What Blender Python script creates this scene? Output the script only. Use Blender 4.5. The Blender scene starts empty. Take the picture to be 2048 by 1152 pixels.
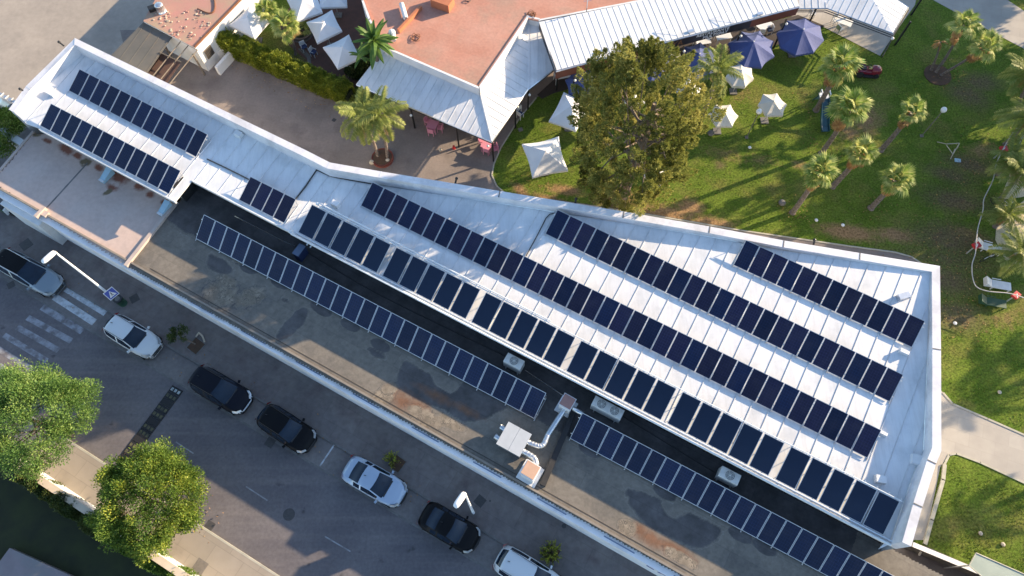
import bpy, math, random
import numpy as np
from mathutils import Vector, Matrix
random.seed(7); np.random.seed(7)
R = math.radians
sc = bpy.context.scene
C = sc.collection

# ------------------------------------------------------------------ camera (survey of the photograph)
F, CX, CY, H = 1420.0, 1024.0, 576.0, 46.0          # focal length in photo pixels, centre, height above the street
_n = Vector((11.0, 644.0, F)).normalized(); _up = -_n
_r = Vector((1, 0, 0)); _r = (_r - _up * _r.dot(_up)).normalized(); _f = _up.cross(_r)
cam = bpy.data.cameras.new('camera'); co = bpy.data.objects.new('camera', cam); C.objects.link(co)
cam.sensor_width = 36; cam.lens = 36 * F / 2048; cam.clip_start = 0.5; cam.clip_end = 2000
m = Matrix(((_r.x, -_r.y, -_r.z, 0), (_f.x, -_f.y, -_f.z, 0), (_up.x, -_up.y, -_up.z, H), (0, 0, 0, 1)))
co.matrix_world = m; sc.camera = co
SUN_AZ, SUN_EL = 21.7, 18.0                           # direction to the sun, degrees, math angle
w = bpy.data.worlds.new('World'); sc.world = w; w.use_nodes = True
nt = w.node_tree; bg = nt.nodes['Background']; sky = nt.nodes.new('ShaderNodeTexSky')
sky.sky_type = 'NISHITA'; sky.sun_disc = False; sky.sun_elevation = R(SUN_EL); sky.sun_rotation = R(90 - SUN_AZ)
sky.air_density = 1.0; sky.dust_density = .4; sky.ozone_density = 1.5
nt.links.new(sky.outputs[0], bg.inputs[0]); bg.inputs[1].default_value = 0.128
sl = bpy.data.lights.new('sun', 'SUN'); sl.energy = 5.0; sl.angle = R(0.53); sl.color = (1.0, 0.78, 0.52)
so = bpy.data.objects.new('sun', sl); C.objects.link(so)
sd = Vector((math.cos(R(SUN_AZ)) * math.cos(R(SUN_EL)), math.sin(R(SUN_AZ)) * math.cos(R(SUN_EL)), math.sin(R(SUN_EL))))
so.rotation_euler = sd.to_track_quat('Z', 'Y').to_euler(); so.location = (60, 30, 40)
vs = sc.view_settings; sc.display_settings.display_device = 'sRGB'
vs.view_transform = 'Standard'; vs.look = 'None'; vs.exposure = 1.43; vs.gamma = 1.0; vs.use_curve_mapping = False

# ------------------------------------------------------------------ placing helpers
E1 = Vector((math.cos(R(-29)), math.sin(R(-29)), 0)); N1 = Vector((math.cos(R(61)), math.sin(R(61)), 0))
RA, RB = 4.547, 0.0751                                # plane of the white roof: z = RA + RB * u
def ray(px, py):
    d = Vector((px - CX, py - CY, F)); return Vector((d.dot(_r), d.dot(_f), d.dot(_up)))
def P(px, py, z=0.0):
    d = ray(px, py); t = (z - H) / d.z; return Vector((d.x * t, d.y * t, z))
def PR(px, py, dz=0.0):
    d = ray(px, py); t = (RA + dz - H) / (d.z - RB * N1.dot(d)); return Vector((d.x * t, d.y * t, H + d.z * t))
def W(s, u, z=0.0): v = E1 * s + N1 * u; v.z = z; return v
def SUv(v): return v.dot(E1), v.dot(N1)
def SU(px, py, z=0.0): return SUv(P(px, py, z))
def xy(v): return (v[0], v[1])

# ------------------------------------------------------------------ materials
def mat(name, c1, c2=None, scale=1.0, rough=0.7, bump=0.0, bscale=30.0, metal=0.0, spec=0.5, detail=6, c3=None, s3=0.2,
        coat=0.0, trans=0.0, attr=None, ac=None, sheen=0.0, lines=None, lo=0.35, hi=0.65, alpha=1.0, grain=0.0, gs=14.0, dust=0.0):
    m = bpy.data.materials.new(name); m.use_nodes = True; n = m.node_tree.nodes; L = m.node_tree.links
    b = n['Principled BSDF']; b.inputs['Roughness'].default_value = rough; b.inputs['Metallic'].default_value = metal
    b.inputs['Specular IOR Level'].default_value = spec; b.inputs['Coat Weight'].default_value = coat
    b.inputs['Coat Roughness'].default_value = 0.05
    if sheen: b.inputs['Sheen Weight'].default_value = sheen; b.inputs['Sheen Roughness'].default_value = 0.4
    tc = n.new('ShaderNodeTexCoord'); out = None
    def noise(s, d=6):
        t = n.new('ShaderNodeTexNoise'); t.inputs['Scale'].default_value = s; t.inputs['Detail'].default_value = d
        t.inputs['Roughness'].default_value = 0.6; L.new(tc.outputs['Object'], t.inputs['Vector']); return t
    def ramp(src, a, bb):
        r = n.new('ShaderNodeMapRange'); r.inputs[1].default_value = a; r.inputs[2].default_value = bb; L.new(src, r.inputs[0]); return r.outputs[0]
    def mix(fac, a, bb):
        x = n.new('ShaderNodeMix'); x.data_type = 'RGBA'
        if hasattr(fac, 'links') or hasattr(fac, 'is_linked'): L.new(fac, x.inputs[0])
        else: x.inputs[0].default_value = fac
        for k, v in ((6, a), (7, bb)):
            if isinstance(v, tuple): x.inputs[k].default_value = (*v, 1)
            else: L.new(v, x.inputs[k])
        return x.outputs[2]
    col = c1
    if c2: col = mix(ramp(noise(scale, detail).outputs[0], lo, hi), c1, c2)
    if c3: col = mix(ramp(noise(s3, 5).outputs[0], 0.5, 0.72), col, c3)
    if attr:                                             # painted wear / stains: attribute edges broken up by noise
        a = n.new('ShaderNodeAttribute'); a.attribute_name = attr; sp = n.new('ShaderNodeSeparateColor'); L.new(a.outputs['Color'], sp.inputs[0])
        nz = noise(2.3, 7).outputs[0]
        for k in range(3):
            if ac[k] is None: continue
            ad = n.new('ShaderNodeMath'); ad.operation = 'ADD'; L.new(sp.outputs[k], ad.inputs[0]); L.new(nz, ad.inputs[1])
            wd = ac[k][1]; base = col
            if len(ac[k]) > 2 and ac[k][2] == 'crack':            # dried, cracked silt
                vo = n.new('ShaderNodeTexVoronoi'); vo.feature = 'DISTANCE_TO_EDGE'; vo.inputs['Scale'].default_value = 3.4
                wn = noise(3.0, 4); wm = n.new('ShaderNodeMix'); wm.data_type = 'VECTOR'; wm.inputs[0].default_value = .62
                L.new(tc.outputs['Object'], wm.inputs[4]); L.new(wn.outputs['Color'], wm.inputs[5]); L.new(wm.outputs[1], vo.inputs['Vector'])
                inner = mix(ramp(noise(1.7, 6).outputs[0], .40, .62), mix(ramp(vo.outputs['Distance'], .0, .09), (.07, .062, .056), ac[k][0]), tuple(c * .62 for c in ac[k][0]))
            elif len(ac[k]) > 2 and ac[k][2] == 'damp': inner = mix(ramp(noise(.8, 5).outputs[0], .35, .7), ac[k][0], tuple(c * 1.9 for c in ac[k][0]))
            else: inner = ac[k][0]
            col = mix(ramp(ad.outputs[0], 1.0 - wd, 1.0 + wd), col, inner)
            if len(ac[k]) > 2:                                    # pale tide line just outside the damp edge
                pp = n.new('ShaderNodeMath'); pp.operation = 'PINGPONG'; pp.inputs[1].default_value = 1.0
                sb = n.new('ShaderNodeMath'); sb.operation = 'SUBTRACT'; L.new(ad.outputs[0], sb.inputs[0]); sb.inputs[1].default_value = 1.0 - wd * 1.4
                ab = n.new('ShaderNodeMath'); ab.operation = 'ABSOLUTE'; L.new(sb.outputs[0], ab.inputs[0])
                r2 = n.new('ShaderNodeMapRange'); r2.inputs[1].default_value = 0; r2.inputs[2].default_value = .035; r2.inputs[3].default_value = .55; r2.inputs[4].default_value = 0; L.new(ab.outputs[0], r2.inputs[0])
                col = mix(r2.outputs[0], col, (.25, .235, .205) if ac[k][2] == 'damp' else (.05, .045, .045))
    if lines: col = lines(n, L, tc, mix, col)
    if grain or dust:
        x = n.new('ShaderNodeMix'); x.data_type = 'RGBA'; x.blend_type = 'MULTIPLY'; x.inputs[0].default_value = 1
        if isinstance(col, tuple): x.inputs[6].default_value = (*col, 1)
        else: L.new(col, x.inputs[6])
        g_ = n.new('ShaderNodeMapRange'); g_.inputs[1].default_value = .3; g_.inputs[2].default_value = .7; g_.inputs[3].default_value = 1 - grain; g_.inputs[4].default_value = 1 + grain
        L.new(noise(gs, 5).outputs[0], g_.inputs[0]); L.new(g_.outputs[0], x.inputs[7]); col = x.outputs[2]
    if isinstance(col, tuple): b.inputs['Base Color'].default_value = (*col, 1)
    else: L.new(col, b.inputs['Base Color'])
    if bump:
        bp = n.new('ShaderNodeBump'); bp.inputs['Strength'].default_value = bump; bp.inputs['Distance'].default_value = 0.03
        L.new(noise(bscale, 4).outputs[0], bp.inputs['Height']); L.new(bp.outputs[0], b.inputs['Normal'])
    if trans:
        tr = n.new('ShaderNodeBsdfTranslucent'); ms = n.new('ShaderNodeMixShader'); ms.inputs[0].default_value = trans
        if isinstance(col, tuple): tr.inputs[0].default_value = (*col, 1)
        else: L.new(col, tr.inputs[0])
        L.new(b.outputs[0], ms.inputs[1]); L.new(tr.outputs[0], ms.inputs[2]); L.new(ms.outputs[0], n['Material Output'].inputs[0])
    if alpha < 1: b.inputs['Alpha'].default_value = alpha
    return m

def leafmat(name, a, b, c, trans=0.25):                 # leaves: colour per leaf from attribute 'tint'
    m = bpy.data.materials.new(name); m.use_nodes = True; n = m.node_tree.nodes; L = m.node_tree.links
    bs = n['Principled BSDF']; bs.inputs['Roughness'].default_value = 0.55; bs.inputs['Specular IOR Level'].default_value = 0.35
    at = n.new('ShaderNodeAttribute'); at.attribute_name = 'tint'
    cr = n.new('ShaderNodeValToRGB'); e = cr.color_ramp.elements
    e[0].position = 0; e[0].color = (*a, 1); e[1].position = 1; e[1].color = (*c, 1); k = e.new(0.6); k.color = (*b, 1)
    L.new(at.outputs['Fac'], cr.inputs[0]); L.new(cr.outputs[0], bs.inputs['Base Color'])
    tr = n.new('ShaderNodeBsdfTranslucent'); ms = n.new('ShaderNodeMixShader'); ms.inputs[0].default_value = trans
    L.new(cr.outputs[0], tr.inputs[0]); L.new(bs.outputs[0], ms.inputs[1]); L.new(tr.outputs[0], ms.inputs[2])
    L.new(ms.outputs[0], n['Material Output'].inputs[0]); return m

def pave_lines(angle, sx, sy, dark=0.72, w=0.02):       # faint joints of cast paving
    def fn(n, L, tc, mix, col):
        mp = n.new('ShaderNodeMapping'); mp.inputs['Rotation'].default_value = (0, 0, R(angle)); L.new(tc.outputs['Object'], mp.inputs[0])
        br = n.new('ShaderNodeTexBrick'); br.offset = 0.5; br.inputs['Scale'].default_value = 1.0
        br.inputs['Brick Width'].default_value = sx; br.inputs['Row Height'].default_value = sy; br.inputs['Mortar Size'].default_value = w
        br.inputs['Color1'].default_value = (1, 1, 1, 1); br.inputs['Color2'].default_value = (.9, .9, .9, 1); br.inputs['Mortar'].default_value = (dark, dark, dark, 1)
        L.new(mp.outputs[0], br.inputs[0])
        x = n.new('ShaderNodeMix'); x.data_type = 'RGBA'; x.blend_type = 'MULTIPLY'; x.inputs[0].default_value = 1
        if isinstance(col, tuple): x.inputs[6].default_value = (*col, 1)
        else: L.new(col, x.inputs[6])
        L.new(br.outputs[0], x.inputs[7]); return x.outputs[2]
    return fn
def cell_lines(n, L, tc, mix, col):                     # busbars and cells printed under the panel glass
    br = n.new('ShaderNodeTexBrick'); br.offset = 0.0; br.inputs['Scale'].default_value = 1.0
    br.inputs['Brick Width'].default_value = 0.155; br.inputs['Row Height'].default_value = 0.155; br.inputs['Mortar Size'].default_value = 0.006
    br.inputs['Color1'].default_value = (1, 1, 1, 1); br.inputs['Color2'].default_value = (.82, .82, .88, 1); br.inputs['Mortar'].default_value = (2.2, 2.2, 2.0, 1)
    L.new(tc.outputs['Object'], br.inputs[0])
    oi = n.new('ShaderNodeObjectInfo')
    hs = n.new('ShaderNodeMapRange'); hs.inputs[3].default_value = 0.75; hs.inputs[4].default_value = 1.3; L.new(oi.outputs['Random'], hs.inputs[0])
    x = n.new('ShaderNodeMix'); x.data_type = 'RGBA'; x.blend_type = 'MULTIPLY'; x.inputs[0].default_value = 1
    x.inputs[6].default_value = (*col, 1); L.new(br.outputs[0], x.inputs[7])
    y = n.new('ShaderNodeVectorMath'); y.operation = 'SCALE'; L.new(x.outputs[2], y.inputs[0]); L.new(hs.outputs[0], y.inputs['Scale'])
    ge = n.new('ShaderNodeNewGeometry'); d_ = n.new('ShaderNodeTexNoise'); d_.inputs['Scale'].default_value = 1.1; d_.inputs['Detail'].default_value = 7; d_.inputs['Roughness'].default_value = .7; L.new(ge.outputs['Position'], d_.inputs['Vector'])
    mr = n.new('ShaderNodeMapRange'); mr.inputs[1].default_value = .45; mr.inputs[2].default_value = .8; mr.inputs[3].default_value = 0; mr.inputs[4].default_value = .45; L.new(d_.outputs[0], mr.inputs[0])
    return mix(mr.outputs[0], y.outputs[0], (.045, .042, .060))

def streaks(n, L, tc, mix, col):                         # rain streaks and grime running down the sheets
    mp = n.new('ShaderNodeMapping'); mp.inputs['Rotation'].default_value = (0, 0, R(29)); mp.inputs['Scale'].default_value = (3.2, .35, 1); L.new(tc.outputs['Object'], mp.inputs[0])
    t = n.new('ShaderNodeTexNoise'); t.inputs['Scale'].default_value = 1.6; t.inputs['Detail'].default_value = 6; t.inputs['Roughness'].default_value = .65; L.new(mp.outputs[0], t.inputs['Vector'])
    r = n.new('ShaderNodeMapRange'); r.inputs[1].default_value = .45; r.inputs[2].default_value = .85; r.inputs[3].default_value = 0; r.inputs[4].default_value = .48; L.new(t.outputs[0], r.inputs[0])
    oi = n.new('ShaderNodeObjectInfo'); q = n.new('ShaderNodeMapRange'); q.inputs[3].default_value = .93; q.inputs[4].default_value = 1.0; L.new(oi.outputs['Random'], q.inputs[0])
    c = mix(r.outputs[0], col, (.47, .47, .46)); y = n.new('ShaderNodeVectorMath'); y.operation = 'SCALE'; L.new(c, y.inputs[0]); L.new(q.outputs[0], y.inputs['Scale']); return y.outputs[0]
def tracks(n, L, tc, mix, col):                          # long wheel tracks, patched trenches and oil spots
    mp = n.new('ShaderNodeMapping'); mp.inputs['Rotation'].default_value = (0, 0, R(29)); mp.inputs['Scale'].default_value = (.06, 1.5, 1); L.new(tc.outputs['Object'], mp.inputs[0])
    def nz(src, sc_, a, b_, c_, d):
        t = n.new('ShaderNodeTexNoise'); t.inputs['Scale'].default_value = sc_; t.inputs['Detail'].default_value = 5; L.new(src, t.inputs['Vector'])
        r = n.new('ShaderNodeMapRange'); r.inputs[1].default_value = a; r.inputs[2].default_value = b_; r.inputs[3].default_value = c_; r.inputs[4].default_value = d; L.new(t.outputs[0], r.inputs[0]); return r.outputs[0]
    c = mix(nz(mp.outputs[0], 1.0, .45, .7, 0, .6), col, (.165, .148, .148))
    return mix(nz(tc.outputs['Object'], 1.3, .66, .74, 0, .75), c, (.05, .047, .05))
M = {}
M['white'] = mat('white_paint', (.72, .73, .74), (.64, .65, .66), 0.8, .55, .1, 8, c3=(.5, .5, .49), s3=.35)
M['roofwhite'] = mat('white_roof_metal', (.76, .77, .78), (.69, .70, .72), 0.5, .5, .05, 6, c3=(.58, .60, .62), s3=.7, lines=streaks)
M['capwhite'] = mat('white_membrane', (.72, .71, .73), (.62, .61, .64), 1.0, .55, .15, 5, c3=(.50, .49, .50), s3=.5, grain=.05, gs=6)
M['wallwhite'] = mat('street_wall_white', (.84, .82, .82), (.76, .74, .74), 1.0, .7, .1, 8, c3=(.62, .60, .60), s3=.6)
M['rib'] = mat('white_metal_rib', (.70, .71, .72), (.55, .55, .56), 3, .5)
M['asphalt'] = mat('asphalt', (.105, .096, .104), (.135, .124, .130), 0.35, .9, .25, 60, c3=(.085, .078, .088), s3=.15, grain=.14, gs=5, lines=tracks)
M['parking'] = mat('parking_concrete', (.150, .137, .135), (.185, .168, .162), 0.5, .9, .2, 50, c3=(.115, .104, .108), s3=.4, grain=.13, gs=4)
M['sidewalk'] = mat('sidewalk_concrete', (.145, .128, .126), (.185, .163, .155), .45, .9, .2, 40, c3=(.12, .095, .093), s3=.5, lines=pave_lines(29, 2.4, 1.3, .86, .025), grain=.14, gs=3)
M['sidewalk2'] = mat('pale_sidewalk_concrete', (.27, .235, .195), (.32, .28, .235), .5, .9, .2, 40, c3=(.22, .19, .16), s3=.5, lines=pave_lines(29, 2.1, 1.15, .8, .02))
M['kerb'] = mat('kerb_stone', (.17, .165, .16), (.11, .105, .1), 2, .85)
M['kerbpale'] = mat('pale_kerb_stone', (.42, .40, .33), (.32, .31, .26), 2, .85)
M['paint'] = mat('road_paint', (.48, .51, .54), (.24, .25, .26), 2.8, .8, lo=.42, hi=.7)
M['dimpaint'] = mat('dim_road_paint', (.27, .28, .30), (.15, .145, .15), 2.5, .85, lo=.4, hi=.65)
M['wornpaint'] = mat('worn_road_paint', (.27, .28, .31), (.125, .115, .122), 1.6, .85, lo=.40, hi=.62)
M['yard'] = mat('yard_concrete', (.34, .295, .25), (.28, .245, .21), .22, .9, .15, 25, c3=(.22, .195, .17), s3=.18, grain=.08, gs=2.5)
M['court'] = mat('courtyard_concrete', (.24, .20, .18), (.185, .158, .145), .4, .9, .25, 30, c3=(.155, .13, .122), s3=.5, grain=.1, gs=6, lines=pave_lines(12, 1.1, 1.1, .9, .02))
M['path'] = mat('pale_path_concrete', (.40, .37, .33), (.34, .315, .285), .7, .9, .2, 30, lines=pave_lines(20, 1.6, .9, .88, .02))
M['darkterrace'] = mat('shade_toned_terrace_floor', (.055, .042, .038), (.04, .032, .03), 1.2, .9, .2, 20, lines=pave_lines(15, .9, .9, .8, .02))  # near-black brown paints in the deep shade under canopy and parasols
M['brickpave'] = mat('red_terrace_paving', (.13, .065, .05), (.09, .05, .042), 1.5, .9, .2, 20)
M['lawn'] = mat('lawn_grass', (.072, .122, .015), (.122, .168, .026), .5, 1.0, .9, 26, c3=(.165, .155, .045), s3=.33, spec=.1, grain=.55, gs=7,
                attr='wear', ac=[((.26, .165, .085), .28), ((.125, .095, .055), .5), ((.36, .33, .22), .1)])
M['sand'] = mat('pale_sand', (.62, .52, .34), (.52, .42, .27), .8, .95, .4, 20, c3=(.4, .31, .2), s3=.5)
M['darkground'] = mat('dark_garden_soil', (.035, .042, .014), (.022, .026, .012), .8, 1)
def roof_lines(n, L, tc, mix, col): return pave_lines(29, 9.0, 1.05, .82, .025)(n, L, tc, mix, col)
M['bitumen'] = mat('grey_bitumen', (.150, .135, .115), (.185, .165, .138), .5, .85, .2, 30, c3=(.105, .098, .09), s3=.4, lines=roof_lines, grain=.16, gs=4,
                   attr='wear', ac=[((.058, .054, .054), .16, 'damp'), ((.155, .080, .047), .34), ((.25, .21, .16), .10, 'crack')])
M['pinkroof'] = mat('faded_pink_roof', (.50, .385, .335), (.43, .34, .30), .4, .85, .15, 25, c3=(.48, .39, .35), s3=.3, grain=.07, gs=3,
                    attr='wear', ac=[((.20, .075, .048), .2), ((.14, .105, .06), .15), (( .42, .34, .26), .12)])
M['terracotta'] = mat('terracotta_roof', (.44, .20, .14), (.49, .265, .20), .3, .85, .15, 20, c3=(.38, .24, .18), s3=.45, grain=.1, gs=5, lines=pave_lines(24, 6.0, 1.1, .9, .02))
M['redroof'] = mat('old_red_roof', (.42, .20, .17), (.36, .23, .17), .5, .9, .3, 12, c3=(.33, .27, .18), s3=.6)
M['orangewall'] = mat('orange_wall', (.46, .17, .08), (.40, .14, .07), 1, .8)
M['darkwall'] = mat('dark_recess_wall', (.010, .010, .012), (.028, .027, .028), .9, .9, grain=.3, gs=3)  # charcoal colour carries the unlit look of the faces below the eaves
M['black'] = mat('black_metal', (.012, .012, .014), (.02, .02, .022), 3, .45)
M['blackmatt'] = mat('black_matt', (.018, .018, .02), (.026, .026, .028), 3, .8)
M['alu'] = mat('aluminium', (.62, .63, .65), (.52, .53, .55), 3, .4, metal=.55)
M['galv'] = mat('galvanised_duct', (.62, .66, .70), (.50, .53, .57), 3, .3, .1, 10, metal=.8)
M['cell'] = mat('solar_cells', (.008, .0145, .043), rough=.3, spec=.25, coat=0, lines=cell_lines)
M['celldark'] = mat('solar_cells_dark', (.011, .011, .036), rough=.25, spec=.4, coat=0, lines=cell_lines)
M['absorber'] = mat('absorber_glass', (.010, .020, .046), (.008, .016, .038), .8, .25, spec=.35)
M['pipe'] = mat('pale_pipe', (.66, .70, .74), (.55, .58, .62), 4, .45)
M['acwhite'] = mat('ac_casing', (.68, .67, .64), (.58, .57, .54), 4, .5)
M['acfan'] = mat('fan_grille', (.17, .18, .19), (.26, .26, .26), 8, .5)
M['chimpink'] = mat('pink_tile_cap', (.36, .19, .16), (.30, .17, .15), 3, .8)
M['cream'] = mat('cream_render', (.62, .52, .40), (.55, .45, .34), 1.2, .8)
M['bluecap'] = mat('blue_plastic', (.30, .46, .56), (.36, .52, .62), 3, .35)
M['glass'] = mat('tinted_car_glass', (.004, .011, .024), (.009, .020, .038), 1.6, .08, spec=.45)
M['tyre'] = mat('tyre_rubber', (.015, .015, .016), (.02, .02, .02), 5, .85)
M['rim'] = mat('wheel_rim', (.4, .4, .42), rough=.3, metal=.8)
M['headlight'] = mat('headlight_lens', (.62, .66, .68), rough=.1, coat=.6)
M['taillight'] = mat('taillight_lens', (.28, .012, .015), rough=.15, coat=.6)
M['plasticdark'] = mat('dark_trim', (.02, .02, .022), rough=.5)
M['canvas'] = mat('white_canvas', (.74, .75, .77), (.68, .69, .71), 1.2, .8, .2, 12, trans=.12)
M['ivory'] = mat('ivory_canvas', (.64, .62, .56), (.57, .55, .5), 1.2, .8, .2, 12, trans=.15)
M['navy'] = mat('navy_canvas', (.042, .064, .19), (.055, .078, .215), 1.5, .8, .1, 10)
M['pinkplastic'] = mat('pink_plastic', (.62, .26, .36), rough=.4)
M['whiteplastic'] = mat('white_plastic', (.70, .71, .72), (.6, .62, .64), 3, .4)
M['darkcushion'] = mat('navy_cushion', (.03, .05, .14), (.02, .035, .1), 3, .8)
M['wood'] = mat('weathered_wood', (.10, .085, .07), (.15, .125, .10), 3, .85)
M['reddark'] = mat('dark_red_slat', (.085, .045, .035), (.06, .035, .03), 3, .85)
M['shade'] = mat('grey_corrugated_sheet', (.085, .085, .08), (.11, .105, .095), .7, .85, c3=(.13, .11, .09), s3=.5)
M['bark'] = mat('tree_bark', (.22, .17, .13), (.12, .095, .075), 5, .95, .8, 14)
M['palmbark'] = mat('palm_bark', (.24, .20, .175), (.10, .08, .07), 7, .95, 1.0, 14)
M['soil'] = mat('tree_pit_soil', (.10, .055, .035), (.07, .045, .03), 4, 1)
M['iron'] = mat('cast_iron_cover', (.045, .043, .045), (.06, .058, .06), 6, .7, .5, 30)
M['ironpale'] = mat('grey_iron_cover', (.17, .15, .135), (.14, .125, .115), 6, .8, .5, 30)
M['rubber'] = mat('black_rubber_bump', (.012, .012, .014), rough=.7)
M['yellowbump'] = mat('worn_yellow_bump', (.12, .11, .05), (.04, .04, .03), 6, .7)
M['whitebump'] = mat('pale_bump_cap', (.4, .45, .45), (.2, .22, .22), 6, .7)
M['lampwhite'] = mat('white_lamp_head', (.8, .8, .8), rough=.3)
M['globe'] = mat('white_lamp_globe', (.8, .8, .78), rough=.25, trans=.15)
M['signblue'] = mat('blue_sign', (.03, .06, .32), rough=.4)
M['sign'] = mat('black_sign_board', (.012, .012, .016), rough=.5)
M['letters'] = mat('white_letters', (.7, .7, .72), rough=.5)
M['gold'] = mat('bronze_letters', (.16, .07, .03), rough=.5)
M['brownfascia'] = mat('brown_fascia', (.16, .045, .02), (.12, .035, .018), 2, .6)
M['teal'] = mat('teal_plastic', (.018, .075, .095), (.012, .05, .075), 3, .3)
M['maroon'] = mat('maroon_metal', (.19, .012, .03), rough=.3, coat=.5)
M['seatyellow'] = mat('yellow_vinyl', (.55, .45, .15), rough=.5)
M['lime'] = mat('lime_cloth', (.25, .50, .06), rough=.9)
M['redplastic'] = mat('red_plastic', (.50, .03, .035), rough=.4)
M['hose'] = mat('pale_hose', (.55, .50, .42), (.45, .42, .36), 6, .6)
M['rope'] = mat('grey_cable', (.42, .40, .38), rough=.7)
M['redbrick'] = mat('red_planter', (.22, .05, .035), (.16, .05, .04), 4, .9)
M['stone'] = mat('pale_stone', (.5, .44, .35), (.42, .37, .3), 4, .9)
M['glasscanopy'] = mat('frosted_glass', (.50, .56, .48), (.44, .50, .43), 1, .25, trans=.3)
M['lipstone'] = mat('tan_edge_stone', (.24, .21, .18), (.19, .165, .14), 1.5, .85)
M['divstone'] = mat('pale_pink_edge', (.46, .38, .34), (.40, .33, .29), 1.5, .85)
M['gutterdark'] = mat('dark_roof_joint', (.085, .07, .055), (.05, .045, .04), 2, .9)
M['wallslot'] = mat('grey_blue_slot', (.20, .24, .34), rough=.5)
M['rust'] = mat('rust_brown', (.20, .085, .04), (.14, .06, .035), 4, .9)
M['garbage'] = mat('dark_bin_green', (.02, .07, .04), rough=.6)
def carpaint(n, c, coat=.5, metal=0.0, rough=.35): return mat(n, c, rough=rough, coat=coat, metal=metal)
LF = {
 'pine': leafmat('cypress_foliage', (.080, .100, .022), (.235, .245, .060), (.44, .40, .13), .42),
 'tree1': leafmat('pale_green_foliage', (.07, .15, .035), (.19, .31, .075), (.38, .44, .13), .42),
 'tree2': leafmat('yellow_green_foliage', (.05, .11, .02), (.175, .26, .04), (.44, .45, .07), .42),
 'hedge': leafmat('hedge_foliage', (.075, .115, .012), (.24, .28, .028), (.48, .46, .07), .4),
 'fan': leafmat('fan_palm_green', (.06, .115, .016), (.19, .28, .045), (.50, .50, .17), .4),
 'dry': leafmat('dry_palm_frond', (.14, .075, .04), (.34, .18, .07), (.50, .33, .13), .25),
 'feather': leafmat('feather_palm_green', (.08, .13, .025), (.22, .265, .06), (.46, .43, .15), .42),
 'banana': leafmat('banana_green', (.045, .10, .02), (.10, .185, .035), (.26, .30, .09), .35),
 'bush': leafmat('bush_green', (.025, .050, .012), (.075, .10, .022), (.20, .19, .06), .25),
}

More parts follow.
